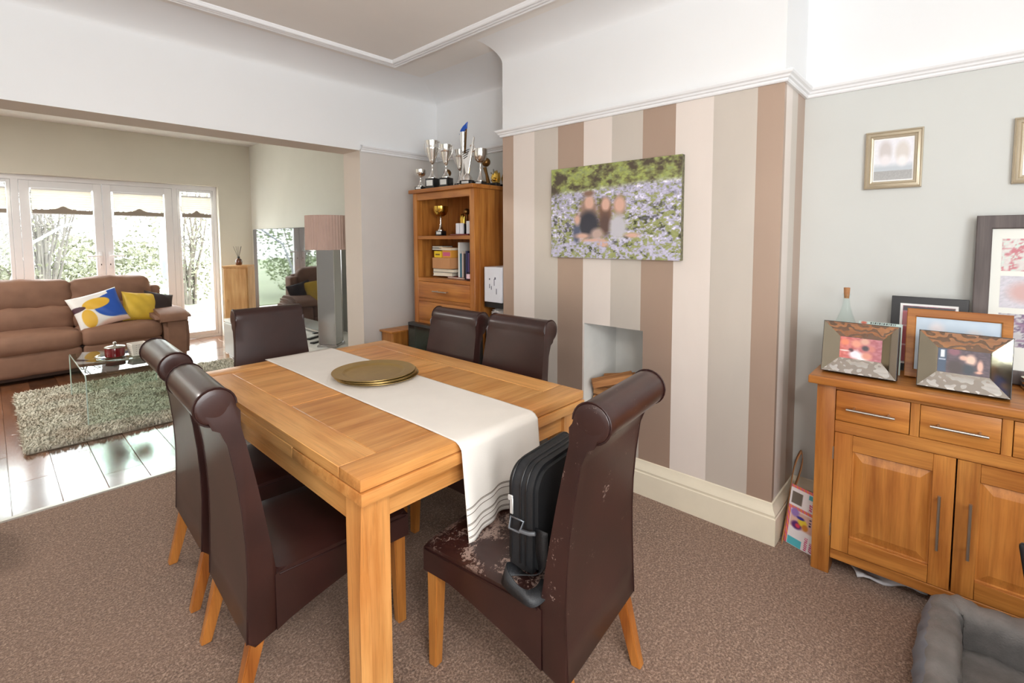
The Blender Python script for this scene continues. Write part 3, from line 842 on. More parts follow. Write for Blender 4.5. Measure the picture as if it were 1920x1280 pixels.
    for sx in (-1, 1):
        for fb in (0, 1):
            bm = bmesh.new()
            if fb: secs = [((sx*0.200, 0.240), 0.345, 0.023), ((sx*0.206, 0.246), 0.0, 0.0165)]
            else: secs = [((sx*0.196, -0.245), 0.290, 0.022), ((sx*0.196, -0.252), 0.23, 0.022), ((sx*0.198, -0.312), 0.0, 0.0165)]
            rows = [[bm.verts.new((c[0]+a*h, c[1]+b*h, z)) for a, b in ((-1, -1), (1, -1), (1, 1), (-1, 1))] for c, z, h in secs]
            for ra, rb in zip(rows, rows[1:]):
                for i in range(4): bm.faces.new((ra[i], ra[(i+1) % 4], rb[(i+1) % 4], rb[i]))
            bm.faces.new(rows[0]); bm.faces.new(rows[-1])
            bmesh.ops.bevel(bm, geom=bm.edges[:], offset=0.003, segments=2, affect='EDGES')
            finish(bm, 'leg', 'dkoak_z', t, 30)
    return t
GRP = 'leather dining chairs around the table'
cA = make_chair(True)
cA.location = (1.203, 1.040, 0); cA.rotation_euler = (0, 0, R(6))
tag(cA, 'brown leather roll-back chair nearest the camera with flaking seat and a black bag on it', 'chair', GRP)
c0 = make_chair(False)
spots = [((0.765, 1.730), -93, 'brown leather roll-back chair on the left side of the table, nearer the camera'),
         ((0.800, 2.335), -92, 'brown leather roll-back chair on the left side of the table, nearer the sitting room'),
         ((1.170, 2.880), 177, 'brown leather chair at the far end of the table, facing the camera'),
         ((1.585, 2.205), 91, 'brown leather chair against the right side of the table, in front of the bookcase'),
         ((1.625, 1.735), 92, 'brown leather chair against the right side of the table, beside the chimney breast')]
for i, (p, a, lb) in enumerate(spots):
    o = c0 if i == 0 else dup(c0)
    o.location = (p[0], p[1], 0); o.rotation_euler = (0, 0, R(a)); tag(o, lb, 'chair', GRP)

# ------------------------------------------------------------------ LAPTOP BAG on the near chair
th_ = R(6)
def inA(x, y, z): return (1.203+x*math.cos(th_)-y*math.sin(th_), 1.040+x*math.sin(th_)+y*math.cos(th_), z)
t = thing('laptop_bag', 'black nylon laptop bag with shoulder strap standing on the flaking chair seat', 'bag', inA(-0.165, -0.055, 0.452), 6, first_fit=False)
bm = bmesh.new()
add_box(bm, (0.0, -0.085, 0.0), (0.36, 0.022, 0.315), 0)
bmesh.ops.remove_doubles(bm, verts=bm.verts[:], dist=1e-5)
bmesh.ops.bevel(bm, geom=[e for e in bm.edges if abs((e.verts[0].co-e.verts[1].co).y) > 0.05 and e.verts[0].co.z > 0.1], offset=0.075, segments=10, affect='EDGES', profile=0.5)
bmesh.ops.bevel(bm, geom=[e for e in bm.edges if abs((e.verts[0].co-e.verts[1].co).y) < 0.05], offset=0.012, segments=2, affect='EDGES')
body = finish(bm, 'body', 'black_fabric', t, 40)
bm = bmesh.new()
add_box(bm, (0.03, 0.010, 0.01), (0.33, 0.038, 0.20), 0.014, 3)
finish(bm, 'front_pocket', 'black_fabric', t)
def loop_path(y, g):
    pts = [(0.0+g, y, 0.02)]
    for k in range(7):
        a = PI - PI/2*k/6
        pts.append((0.07+math.cos(a)*(0.07-g), y, 0.245+math.sin(a)*(0.07-g)))
    for k in range(7):
        a = PI/2 - PI/2*k/6
        pts.append((0.29+math.cos(a)*(0.07-g), y, 0.245+math.sin(a)*(0.07-g)))
    pts.append((0.36-g, y, 0.02)); return pts
bm = bmesh.new()
for y in (-0.050, -0.030, 0.004): add_tube(bm, loop_path(y, -0.001), 0.003, 6)
finish(bm, 'zip', 'black_plastic', t, 60)
bm = bmesh.new()
add_box(bm, (-0.008, -0.006, 0.165), (-0.003, 0.006, 0.215), 0.002); add_box(bm, (-0.007, -0.004, 0.205), (-0.001, 0.014, 0.222), 0.002)
finish(bm, 'zip_pull', 'label', t)
bm = bmesh.new()
add_tube(bm, [(-0.004, -0.045, 0.155), (-0.022, -0.040, 0.13), (-0.024, -0.004, 0.13), (-0.004, 0.004, 0.155)], 0.004, 6, closed=True)
add_tube(bm, [(-0.018, -0.04, 0.132), (-0.02, -0.075, 0.137), (-0.014, -0.092, 0.14)], 0.006, 6)
finish(bm, 'strap_clip', 'aluminium', t, 60)
def ribbon(name, mat, parent, pts, w_, th=0.003, wdir=None, n=40):
    """flat strap following pts (Catmull-Rom); wdir per point = width direction"""
    pts = [Vector(p) for p in pts]; wd = [Vector(q).normalized() for q in wdir]
    def cr(A, f):
        i = min(int(f), len(A)-2); u = f-i
        p0, p1, p2, p3 = A[max(i-1, 0)], A[i], A[i+1], A[min(i+2, len(A)-1)]
        return 0.5*((2*p1)+(p2-p0)*u+(2*p0-5*p1+4*p2-p3)*u*u+(3*p1-p0-3*p2+p3)*u**3)
    bm = bmesh.new(); rows = []
    for k in range(n+1):
        f = (len(pts)-1)*k/n
        p = cr(pts, f); w2 = cr(wd, f).normalized()
        rows.append((bm.verts.new(p-w2*w_/2), bm.verts.new(p+w2*w_/2)))
    for a, b in zip(rows, rows[1:]): bm.faces.new((a[0], a[1], b[1], b[0]))
    o = finish(bm, name, mat, parent, 60)
    s = o.modifiers.new('thickness', 'SOLIDIFY'); s.thickness = th; s.offset = 0
    return o
ribbon('shoulder_strap', 'strap', t,
       [(0.01, -0.098, 0.14), (0.00, -0.105, 0.07), (-0.005, -0.100, 0.02), (-0.025, -0.06, 0.008), (-0.055, -0.02, 0.026), (-0.085, -0.035, 0.026), (-0.090, -0.085, 0.006), (-0.085, -0.12, 0.000), (-0.055, -0.135, 0.002), (-0.01, -0.13, 0.004)],
       0.045, 0.003, [(0, 1, 0.0), (0.2, 1, 0), (0.7, .5, -.5), (0.9, 0, -0.5), (0.8, 0.2, 0.4), (0.4, 0, 0.9), (0.1, .3, 0.9), (0.3, .6, 0.6), (0.3, 0.9, 0.3), (0.2, 1, 0.1)])

# ------------------------------------------------------------------ SIDEBOARD against the right wall (faces -x)
def bar_handle(parent, p0, p1, stand, r=0.0055):
    p0, p1 = Vector(p0), Vector(p1); d = (p1-p0).normalized(); bm = bmesh.new()
    add_tube(bm, [p0, p1], r, 10)
    for q in (p0+d*0.025, p1-d*0.025): add_tube(bm, [q, q+Vector(stand)], r*0.75, 8)
    return finish(bm, 'handle', 'steel', parent, 50)
def panel_door(parent, x0, x1, z0, z1, y, mat='dkoak', hside=1, hz=None, hinges=0):
    d = bpy.data.objects.new('door', None); COL.objects.link(d); d.parent = parent
    sw = 0.07
    box('stile', mat+'_z', d, (x0, y, z0), (x0+sw, y+0.02, z1), 0.0015); box('stile', mat+'_z', d, (x1-sw, y, z0), (x1, y+0.02, z1), 0.0015)
    box('rail', mat+'_x', d, (x0+sw+.0004, y, z1-sw), (x1-sw-.0004, y+0.02, z1), 0.0015); box('rail', mat+'_x', d, (x0+sw+.0004, y, z0), (x1-sw-.0004, y+0.02, z0+sw), 0.0015)
    bm = bmesh.new()
    a, b, c, e = x0+sw+0.0004, x1-sw-0.0004, z0+sw+0.0004, z1-sw-0.0004
    rows = []
    for ins, yy in ((0.0, 0.012), (0.006, 0.013), (0.035, 0.0055), (0.040, 0.0045)):
        rows.append([bm.verts.new(p) for p in ((a+ins, y+yy, c+ins), (b-ins, y+yy, c+ins), (b-ins, y+yy, e-ins), (a+ins, y+yy, e-ins))])
    for ra, rb in zip(rows, rows[1:]):
        for i in range(4): bm.faces.new((ra[i], ra[(i+1) % 4], rb[(i+1) % 4], rb[i]))
    bm.faces.new(rows[-1])
    finish(bm, 'raised_panel', mat+'_z', d, 10)
    if hside:
        hx = x1-0.045 if hside > 0 else x0+0.045
        bar_handle(d, (hx, y-0.032, hz[0]), (hx, y-0.032, hz[1]), (0, 0.033, 0), 0.006)
    if hinges:
        bm = bmesh.new()
        xx = x0-0.003 if hinges < 0 else x1+0.003
        for zz in (z0+0.06, z1-0.12): add_tube(bm, [(xx, y-0.003, zz), (xx, y-0.003, zz+0.055)], 0.004, 8)
        finish(bm, 'hinge', 'steel', d, 50)
    return d
SB = thing('sideboard', 'warm oak sideboard with drawers over panelled doors against the pale grey wall', 'sideboard', (1.998, -0.0215, 0), -90)
W = 0.5035; D = 0.345
for sx in (-1, 1):
    for y in (0.0, D-0.07):
        a, b = sorted((sx*W, sx*(W-0.075)))
        box('leg', 'dkoak_z', SB, (a, y, 0), (b, y+0.07, 0.845), 0.003, 2)
box('back_panel', 'dkoak_x', SB, (-W+0.07, D-0.03, 0.09), (W-0.07, D-0.015, 0.845), 0)
for sx in (-1, 1): box('side_panel', 'dkoak_z', SB, (sx*(W-0.025)-0.009, 0.07, 0.09), (sx*(W-0.025)+0.009, D-0.07, 0.845), 0.001)
box('front_rail', 'dkoak_x', SB, (-W+0.0755, 0.006, 0.072), (W-0.0755, 0.030, 0.113), 0.002)
box('front_rail', 'dkoak_x', SB, (-W+0.0755, 0.004, 0.642), (W-0.0755, 0.030, 0.692), 0.002)
box('front_rail', 'dkoak_x', SB, (-W+0.0755, 0.004, 0.826), (W-0.0755, 0.030, 0.8455), 0.001)
for x in (-0.1395, 0.1395): box('divider', 'dkoak_z', SB, (x-0.0155, 0.005, 0.6925), (x+0.0155, 0.030, 0.8255), 0.001)
box('base_board', 'dkoak_x', SB, (-W+0.0755, 0.035, 0.08), (W-0.0755, D-0.03, 0.10), 0)
box('worktop', 'dkoak_x', SB, (-W-0.032, -0.030, 0.8455), (W+0.032, D+0.012, 0.88), 0.006, 3)
for x0, x1 in ((-0.426, -0.1575), (-0.1225, 0.1225), (0.1575, 0.426)):
    d = bpy.data.objects.new('drawer', None); COL.objects.link(d); d.parent = SB
    box('drawer_front', 'dkoak_x', d, (x0, 0.004, 0.6945), (x1, 0.024, 0.8235), 0.003, 2)
    bar_handle(d, ((x0+x1)/2-0.088, -0.030, 0.7585), ((x0+x1)/2+0.088, -0.030, 0.7585), (0, 0.034, 0))
panel_door(SB, -0.4265, -0.0025, 0.1155, 0.6400, 0.006, 'dkoak', 1, (0.28, 0.494), -1)
panel_door(SB, 0.0025, 0.4265, 0.1155, 0.6400, 0.006, 'dkoak', -1, (0.28, 0.494), 1)
# crumpled magazine just visible under the sideboard
t = thing('magazine', 'crumpled glossy magazine lying under the sideboard', 'magazine', (2.12, 0.20, 0.0), -70)
bm = bmesh.new(); rows = [[bm.verts.new((-0.12+0.24*i/10, -0.07+0.14*j/6, 0.016+0.010*math.sin(i*1.1+j))) for j in range(7)] for i in range(11)]
for i in range(10):
    for j in range(6): bm.faces.new((rows[i][j], rows[i+1][j], rows[i+1][j+1], rows[i][j+1]))
o = finish(bm, 'pages', 'card_white', t); s = o.modifiers.new('t', 'SOLIDIFY'); s.thickness = 0.008

# ------------------------------------------------------------------ BOOKCASE in the alcove (faces -x)
BK = thing('bookcase', 'tall warm oak bookcase with open shelves and drawers in the alcove', 'bookcase', (2.0, 3.296, 0), -90)
W = 0.412; D = 0.34; tz = 1.812
for sx in (-1, 1):
    a, b = sorted((sx*W, sx*(W-0.058)))
    box('stile', 'dkoak_z', BK, (a, 0, 0), (b, 0.045, tz), 0.002)
    box('side_panel', 'dkoak_z', BK, (sx*(W-0.010)-0.008, 0.046, 0.05), (sx*(W-0.010)+0.008, D-0.045, tz), 0.001)
    box('rear_post', 'dkoak_z', BK, (a, D-0.045, 0), (b, D, tz), 0.002)
box('top', 'dkoak_x', BK, (-W-0.02, -0.028, tz), (W+0.02, D+0.015, 1.842), 0.006, 3)
box('top_rail', 'dkoak_x', BK, (-W+0.0585, 0.002, tz-0.055), (W-0.0585, 0.03, tz-0.0005), 0.001)
box('back_panel', 'dkoak_z', BK, (-W+0.02, D-0.022, 0.05), (W-0.02, D-0.010, tz-0.001), 0)
for z0, z1, nm in ((1.442, 1.470, 'shelf'), (1.102, 1.132, 'shelf')):
    box(nm, 'dkoak_x', BK, (-W+0.0585, 0.002, z0), (W-0.0585, D-0.024, z1), 0.002)
for z in (0.952, 0.770, 0.590, 0.05):
    box('front_rail', 'dkoak_x', BK, (-W+0.0585, 0.003, z-0.012), (W-0.0585, 0.03, z+0.012), 0.001)
for z0, z1 in ((0.966, 1.100), (0.784, 0.938), (0.604, 0.756)):
    d = bpy.data.objects.new('drawer', None); COL.objects.link(d); d.parent = BK
    box('drawer_front', 'dkoak_x', d, (-W+0.061, 0.001, z0), (W-0.061, 0.021, z1), 0.003, 2)
    bar_handle(d, (-0.095, -0.030, (z0+z1)/2), (0.095, -0.030, (z0+z1)/2), (0, 0.032, 0))
box('lower_panel', 'dkoak_x', BK, (-W+0.0585, 0.015, 0.063), (W-0.0585, 0.028, 0.577), 0.001)

# ------------------------------------------------------------------ TROPHIES
def plinth(t, w_, d_, h, mat='black_plinth', plate=True):
    box('plinth', mat, t, (-w_/2, -d_/2, 0), (w_/2, d_/2, h), 0.003, 2)
    if plate: box('engraved_plate', 'label', t, (-w_/2*0.72, -d_/2-0.0015, h*0.28), (w_/2*0.72, -d_/2+0.0005, h*0.82), 0.0005)
def cup(label, loc, H, ph, pw, br, bowl, mat, handles=True, matb=None, rz=-78, open_=True):
    t = thing('trophy_cup', label, 'trophy', loc, rz)
    plinth(t, pw, pw*0.85, ph)
    h = H-ph; sh = h*0.42
    f = 0.58 if bowl == 'round' else 0.40
    q = h*f/0.40
    lathe('stem', mat, t, [(0, ph), (pw*0.42, ph), (pw*0.43, ph+0.006), (pw*0.38, ph+0.012), (pw*0.30, ph+q*0.06), (pw*0.16, ph+q*0.15), (pw*0.09, ph+q*0.24), (pw*0.12, ph+q*0.27), (pw*0.08, ph+q*0.30), (pw*0.075, ph+q*0.38), (pw*0.13, ph+q*0.405), (0, ph+q*0.41)], 24)
    z0 = ph+h*f
    g = h*(1-f)
    if bowl == 'round': pr = [(0.004, z0), (br*0.42, z0+g*0.04), (br*0.78, z0+g*0.22), (br*0.97, z0+g*0.55), (br, z0+g), (br*0.95, z0+g), (br*0.9, z0+g*0.5), (br*0.4, z0+g*0.12), (0, z0+g*0.1)]
    else:
        pr = [(0.004, z0), (br*0.30, z0+h*0.02)]
        for k in range(1, 10):
            pr.append((br*(0.34+0.5*k/9)+(0.0025 if k % 2 else 0), z0+h*(0.05+0.36*k/9)))
        pr += [(br*0.86, z0+h*0.43), (br*0.90, z0+h*0.5), (br, z0+h*0.60), (br*0.95, z0+h*0.60), (br*0.8, z0+h*0.44), (br*0.3, z0+h*0.1), (0, z0+h*0.09)]
    b = lathe('bowl', matb or mat, t, pr, 28)
    if handles:
        for s in (-1, 1):
            tube('handle', mat, t, [(s*br*0.42, 0, z0+h*0.12), (s*br*0.95, 0, z0+h*0.26), (s*br*1.3, 0, z0+h*0.42), (s*br*1.32, 0, z0+h*0.56), (s*br*1.02, 0, z0+h*0.55)], 0.0035, 6)
    return t
zt = 1.8425
cup('small silver cup trophy at the left end on top of the bookcase', (2.03, 3.64, zt), 0.165, 0.028, 0.072, 0.047, 'round', 'silver', False)
cup('tall silver ribbed cup trophy on a thick black plinth, second from left on the bookcase', (2.035, 3.475, zt), 0.375, 0.082, 0.088, 0.062, 'flare', 'silver')
cup('silver ribbed cup trophy slightly shorter than its left neighbour on top of the bookcase', (2.04, 3.295, zt), 0.325, 0.074, 0.084, 0.052, 'flare', 'silver')
cup('thin-stemmed silver goblet trophy at the front corner on top of the bookcase', (2.09, 2.935, zt), 0.262, 0.026, 0.070, 0.052, 'round', 'silver', False)
# slim tower with a blue swoosh
t = thing('trophy_tower', 'tallest trophy, slim silver cone with a blue swoosh at its tip', 'trophy', (2.135, 3.215, zt), -78)
plinth(t, 0.07, 0.06, 0.036)
lathe('cone', 'silver', t, [(0, 0.036), (0.034, 0.036), (0.036, 0.05), (0.026, 0.08), (0.012, 0.12), (0.010, 0.17), (0.013, 0.26), (0.022, 0.36), (0.027, 0.43), (0, 0.43)], 20)
bm = bmesh.new(); prism(bm, [(-0.034, 0.415), (-0.02, 0.45), (0.005, 0.475), (0.045, 0.505), (0.040, 0.455), (0.02, 0.44), (0.0, 0.435)], 'y', -0.006, 0.006, bev=0.002)
finish(bm, 'swoosh', 'blue_gloss', t)
bm = bmesh.new(); prism(bm, [(0.030, 0.46), (0.035, 0.45), (0.026, 0.32), (0.018, 0.25), (0.016, 0.25), (0.022, 0.33)], 'y', -0.006, 0.006); finish(bm, 'fin', 'bronze', t)
# V-shaped trophy
t = thing('trophy_wings', 'silver V-shaped trophy with curling fins beside the tower trophy', 'trophy', (2.035, 3.015, zt), -78)
plinth(t, 0.088, 0.06, 0.034)
lathe('foot', 'silver', t, [(0, 0.034), (0.038, 0.034), (0.036, 0.055), (0.020, 0.075), (0.014, 0.085), (0, 0.085)], 20)
bm = bmesh.new(); prism(bm, [(-0.010, 0.08), (0.012, 0.08), (0.068, 0.34), (0.060, 0.352), (0.035, 0.25), (0.004, 0.22), (-0.030, 0.235), (-0.052, 0.262)], 'y', -0.006, 0.006, bev=0.002)
finish(bm, 'v_blade', 'silver', t)
bm = bmesh.new()
for k in range(4): prism(bm, [(-0.040+0.004*k, 0.245-0.016*k), (0.025-0.006*k, 0.262-0.016*k), (0.025-0.006*k, 0.257-0.016*k), (-0.040+0.004*k, 0.240-0.016*k)], 'y', -0.008, -0.005)
finish(bm, 'engraved_lines', 'black_plinth', t)
tube('curl', 'silver', t, [(0.045+0.022*math.cos(a), 0, 0.265+0.026*math.sin(a)) for a in [R(-140+25*k) for k in range(13)]], 0.0045, 6)
# second, rear rows
cup('silver cup trophy half hidden behind the tower trophy', (2.20, 3.36, zt), 0.32, 0.05, 0.07, 0.05, 'flare', 'silver')
def star_figure(name, label, loc, mat, H, s=1.0, rz=-78, base='black_plinth'):
    """little football-boot-and-ball figurine on a plinth: flame-like body and ball"""
    t = thing(name, label, 'trophy', loc, rz)
    plinth(t, 0.055*s, 0.045*s, 0.022*s, base, False)
    h = H-0.022*s
    pts = [(-0.018*s, 0.022*s), (-0.030*s, 0.022*s+h*0.45), (-0.018*s, 0.022*s+h*0.8), (-0.008*s, 0.022*s+h*0.55), (0.002*s, 0.022*s+h), (0.010*s, 0.022*s+h*0.55), (0.022*s, 0.022*s+h*0.82), (0.028*s, 0.022*s+h*0.4), (0.018*s, 0.022*s)]
    bm = bmesh.new(); prism(bm, pts, 'y', -0.007*s, 0.007*s, bev=0.002*s); finish(bm, 'flame', mat, t)
    lathe('ball', mat, t, [(0, 0)] + [(0.013*s*math.sin(PI*k/8), 0.013*s*(1-math.cos(PI*k/8))) for k in range(1, 8)] + [(0, 0.026*s)], 12, (0.0, -0.012*s, 0.022*s+h*0.12))
    return t
star_figure('trophy_figurine', 'gold flame trophy figurine right of the thin goblet on the bookcase', (2.195, 2.905, zt), 'gold', 0.115, 1.1)
star_figure('trophy_figurine', 'dark pewter trophy figurine between the two gold ones on the bookcase', (2.22, 2.960, zt), 'steel', 0.135, 1.1)
star_figure('trophy_figurine', 'gold flame trophy figurine behind the pewter one on the bookcase', (2.27, 2.985, zt), 'gold', 0.135, 1.15)
star_figure('trophy_figurine', 'gold trophy figurine nearest the chimney breast on top of the bookcase', (2.285, 2.905, zt), 'gold', 0.12, 1.0)
def boot(label, loc, H, base_h, basemat, s=1.0, rz=-78):
    t = thing('trophy_football', label, 'trophy', loc, rz)
    box('plinth', basemat, t, (-0.028*s, -0.02*s, 0), (0.028*s, 0.02*s, base_h), 0.002, 1)
    bm = bmesh.new(); add_tube(bm, [(0.018*s, 0, base_h), (0.006*s, 0, base_h+(H-base_h)*0.35), (-0.008*s, 0, base_h+(H-base_h)*0.62)], [0.014*s, 0.009*s, 0.012*s], 10)
    finish(bm, 'post', 'bronze', t, 50)
    rr = 0.028*s
    lathe('ball', 'bronze', t, [(0, 0)] + [(rr*math.sin(PI*k/10), rr*(1-math.cos(PI*k/10))) for k in range(1, 10)] + [(0, 2*rr)], 16, (0.002*s, 0, H-2*rr))
    return t
boot('bronze ball trophy standing between the two ribbed silver cups', (2.16, 3.47, zt), 0.17, 0.02, 'black_plinth', 1.1)
boot('large bronze ball trophy behind the V-shaped silver one', (2.22, 3.05, zt), 0.23, 0.03, 'black_plinth', 1.25)
# in the upper compartment
zs_ = 1.4705
cup('gold-bowled cup trophy with silver stem inside the top bookcase compartment', (2.10, 3.475, zs_), 0.238, 0.040, 0.066, 0.062, 'round', 'silver', False, 'gold')
box_t = None
t = thing('medal_stand', 'dark red stand holding two white plaques and a gold figure in the top compartment', 'trophy', (2.10, 3.165, zs_), -90)
box('base', 'red_glass', t, (-0.11, -0.045, 0), (0.13, 0.045, 0.012), 0.002)
box('plaque', 'card_white', t, (-0.05, -0.035, 0.012), (-0.010, -0.022, 0.095), 0.002); box('plaque', 'card_white', t, (0.0, -0.035, 0.012), (0.042, -0.022, 0.095), 0.002)
box('plaque', 'card_white', t, (0.075, -0.028, 0.012), (0.12, -0.018, 0.11), 0.002)
box('pedestal', 'black_plinth', t, (-0.04, -0.015, 0.012), (0.035, 0.03, 0.088), 0.002)
bm = bmesh.new(); prism(bm, [(-0.022, 0.088), (-0.028, 0.13), (-0.012, 0.165), (-0.005, 0.13), (0.006, 0.17), (0.012, 0.125), (0.028, 0.15), (0.022, 0.088)], 'y', -0.012, 0.0, bev=0.002); finish(bm, 'gold_figure', 'gold', t)
lathe('ball', 'bronze', t, [(0, 0)] + [(0.024*math.sin(PI*k/10), 0.024*(1-math.cos(PI*k/10))) for k in range(1, 10)] + [(0, 0.048)], 16, (0.028, 0.01, 0.16))
tube('ball_post', 'bronze', t, [(0.02, 0.01, 0.088), (0.028, 0.01, 0.165)], 0.008, 8)
t = thing('trophy_figurine', 'gold and blue ball trophy at the right end of the top compartment', 'trophy', (2.08, 2.985, zs_), -90)
box('plinth', 'label', t, (-0.035, -0.03, 0), (0.030, 0.03, 0.020), 0.002)
lathe('ball', 'blue_gloss', t, [(0, 0)] + [(0.032*math.sin(PI*k/10), 0.032*(1-math.cos(PI*k/10))) for k in range(1, 10)] + [(0, 0.064)], 18, (0, 0, 0.020))
bm = bmesh.new(); add_box(bm, (-0.03, 0.0, 0.08), (0.02, 0.012, 0.145), 0.004); add_tube(bm, [(-0.005, 0.006, 0.14), (0.002, 0.006, 0.175)], [0.014, 0.010], 10); finish(bm, 'gold_shield', 'gold', t)

# ------------------------------------------------------------------ BOOKS and boxes in the second compartment
def mkmat(rgb, rough=0.5):
    k = 'book_%d_%d_%d' % rgb
    if k not in MAT: MAT[k] = plain(k, rgb, rough, var=0.05)
    return k
def book_flat(label, cx, cy, z, w_, d_, h, rgb, rz, grp=None):
    t = thing('book', label, 'book', (cx, cy, z), rz, grp)
    c = mkmat(rgb)
    bm = bmesh.new(); add_box(bm, (-w_/2, -d_/2, 0), (w_/2, d_/2, 0.003), 0); add_box(bm, (-w_/2, -d_/2, h-0.003), (w_/2, d_/2, h), 0); add_box(bm, (-w_/2, d_/2-0.003, 0), (w_/2, d_/2, h), 0)
    finish(bm, 'cover', c, t, smooth=False)
    box('pages', 'paper', t, (-w_/2+0.003, -d_/2+0.004, 0.003), (w_/2-0.003, d_/2-0.003, h-0.003), 0)
    return t
zc2 = 1.1325
G2 = 'books lying flat in the second compartment'
book_flat('dark red paperback lying under the pale books, poking out at its right', 2.135, 3.22, zc2, 0.22, 0.17, 0.014, (120, 24, 28), -96, G2)
book_flat('thick pale book, lower of the two under the cardboard box', 2.145, 3.40, zc2+0.0002+0.000, 0.20, 0.19, 0.0001+0.028, (214, 204, 190), -80, G2).location = (2.145*KX, 3.425*KY, zc2+0.0145)
book_flat('thick white book with black spine edge directly under the cardboard box', 2.145, 3.40, zc2+0.043, 0.25, 0.19, 0.030, (60, 60, 62), -88, G2)
bb = thing('cardboard_box', 'small open brown cardboard box on the books in the second compartment', 'box', (2.14, 3.405, zc2+0.0735), -92)
bm = bmesh.new(); add_box(bm, (-0.125, -0.085, 0), (0.125, 0.085, 0.088), 0.002); finish(bm, 'carton', 'cardboard', bb)
yb = thing('game_box', 'yellow boxed card game standing on the cardboard box', 'box', (2.10, 3.475, zc2+0.162), -92)
box('carton', mkmat((236, 200, 40)), yb, (-0.052, -0.03, 0), (0.052, 0.05, 0.052), 0.001); box('printed_band', mkmat((120, 90, 30)), yb, (-0.030, -0.031, 0.018), (0.032, -0.0295, 0.030), 0.0)
yb = thing('game_box', 'orange boxed card game with a pink label beside the yellow one', 'box', (2.10, 3.350, zc2+0.162), -90)
box('carton', mkmat((216, 150, 60)), yb, (-0.06, -0.03, 0), (0.06, 0.05, 0.058), 0.001); box('pink_label', mkmat((206, 92, 128)), yb, (-0.048, -0.0315, 0.014), (0.048, -0.0295, 0.044), 0.0)
book_flat('dark blue paperback lying on the yellow game box', 2.12, 3.49, zc2+0.2205, 0.13, 0.12, 0.018, (40, 60, 84), -96, G2)
book_flat('black-edged paperback on top of the dark blue one', 2.12, 3.49, zc2+0.239, 0.12, 0.12, 0.016, (30, 40, 52), -84, G2)
book_flat('tan paperback lying on the orange game box', 2.12, 3.365, zc2+0.2205, 0.15, 0.13, 0.022, (206, 160, 110), -90, G2)
yy = 3.19
for (th_k, h, rgb, lb) in ((0.016, 0.285, (232, 230, 224), 'tall white magazine file standing upright beside the cardboard box'), (0.02, 0.20, (60, 110, 130), 'teal book standing upright beside the white file'),
                  (0.016, 0.215, (206, 190, 180), 'pale leaflet standing upright behind the pink jar'), (0.02, 0.20, (44, 30, 28), 'black book standing upright, leaning right'), (0.022, 0.22, (36, 42, 86), 'navy book standing upright against the right side of the compartment'), (0.018, 0.205, (86, 60, 120), 'purple book standing upright at the far right of the compartment')):
    t = thing('book', lb, 'book', (2.13, yy-th_k/2, zc2), -90, 'books standing upright in the second compartment')
    box('cover', mkmat(rgb), t, (-th_k/2, -0.075, 0), (th_k/2, 0.075, h), 0.001)
    box('pages', 'paper', t, (-th_k/2+0.003, -0.072, 0.0), (th_k/2-0.003, 0.073, h+0.0005), 0)
    yy -= th_k+0.006
t = thing('candle_jar', 'small dark jar candle with a pink label in the second compartment', 'candle', (2.035, 2.985, zc2))
lathe('jar', 'smoke_glass', t, [(0, 0), (0.03, 0), (0.032, 0.006), (0.032, 0.062), (0.029, 0.064), (0.029, 0.01), (0, 0.008)], 20)
lathe('wax', mkmat((110, 40, 60)), t, [(0, 0.009), (0.028, 0.009), (0.028, 0.045), (0, 0.045)], 16)
bm = bmesh.new(); rws = [[bm.verts.new((0.0325*math.cos(a), 0.0325*math.sin(a), z)) for a in [R(130+10*k) for k in range(11)]] for z in (0.018, 0.052)]
for k in range(10): bm.faces.new((rws[0][k], rws[0][k+1], rws[1][k+1], rws[1][k]))
finish(bm, 'label', mkmat((232, 196, 206)), t)

# ------------------------------------------------------------------ things in the gap between bookcase and breast
def stackbox(name, label, cat, lo, hi, mat):
    t = thing(name, label, cat, ((lo[0]+hi[0])/2, (lo[1]+hi[1])/2, lo[2]))
    hx_, hy_ = (hi[0]-lo[0])/2, (hi[1]-lo[1])/2
    box('carton', mat, t, (-hx_, -hy_, 0), (hx_, hy_, hi[2]-lo[2]), 0.002); return t
stackbox('storage_crate', 'black storage crate on the floor between bookcase and chimney breast', 'crate', (2.07, 2.645, 0.0), (2.33, 2.86, 0.86), 'black_plastic')
t = thing('plastic_bag', 'crumpled clear plastic bag under the white carton beside the chimney breast', 'bag', (2.15, 2.745, 0.862))
bm = bmesh.new(); bmesh.ops.create_icosphere(bm, subdivisions=4, radius=1)
for v in bm.verts:
    n = v.co.normalized(); k = 1+0.22*math.sin(n.x*11+n.y*7)*math.sin(n.z*9+n.x*5)+random.uniform(-.05, .05)
    v.co = Vector((n.x*0.085*k, n.y*0.09*k, max(0, 0.036+n.z*0.040*k)))
finish(bm, 'crumpled_film', plain('clear_film', (206, 200, 196), 0.25, var=0.2, scale=50), t, 15)
stackbox('game_console', 'flat black box under the white carton beside the chimney breast', 'box', (2.06, 2.645, 0.945), (2.32, 2.855, 0.988), 'black_plastic')
t = stackbox('white_carton', 'white carton with small printed marks between bookcase and chimney breast', 'box', (2.045, 2.645, 0.989), (2.27, 2.835, 1.242), 'card_white')
bm = bmesh.new()
for (u, v_, a, b) in ((0.030, 0.16, 0.010, 0.012), (0.032, 0.10, 0.006, 0.03), (0.012, 0.09, 0.006, 0.026), (-0.02, 0.12, 0.005, 0.05), (-0.034, 0.165, 0.012, 0.016), (-0.045, 0.06, 0.006, 0.04)):
    add_box(bm, (-0.1135, u, v_), (-0.1125, u+a, v_+b), 0)
finish(bm, 'printed_marks', mkmat((70, 70, 86)), t)
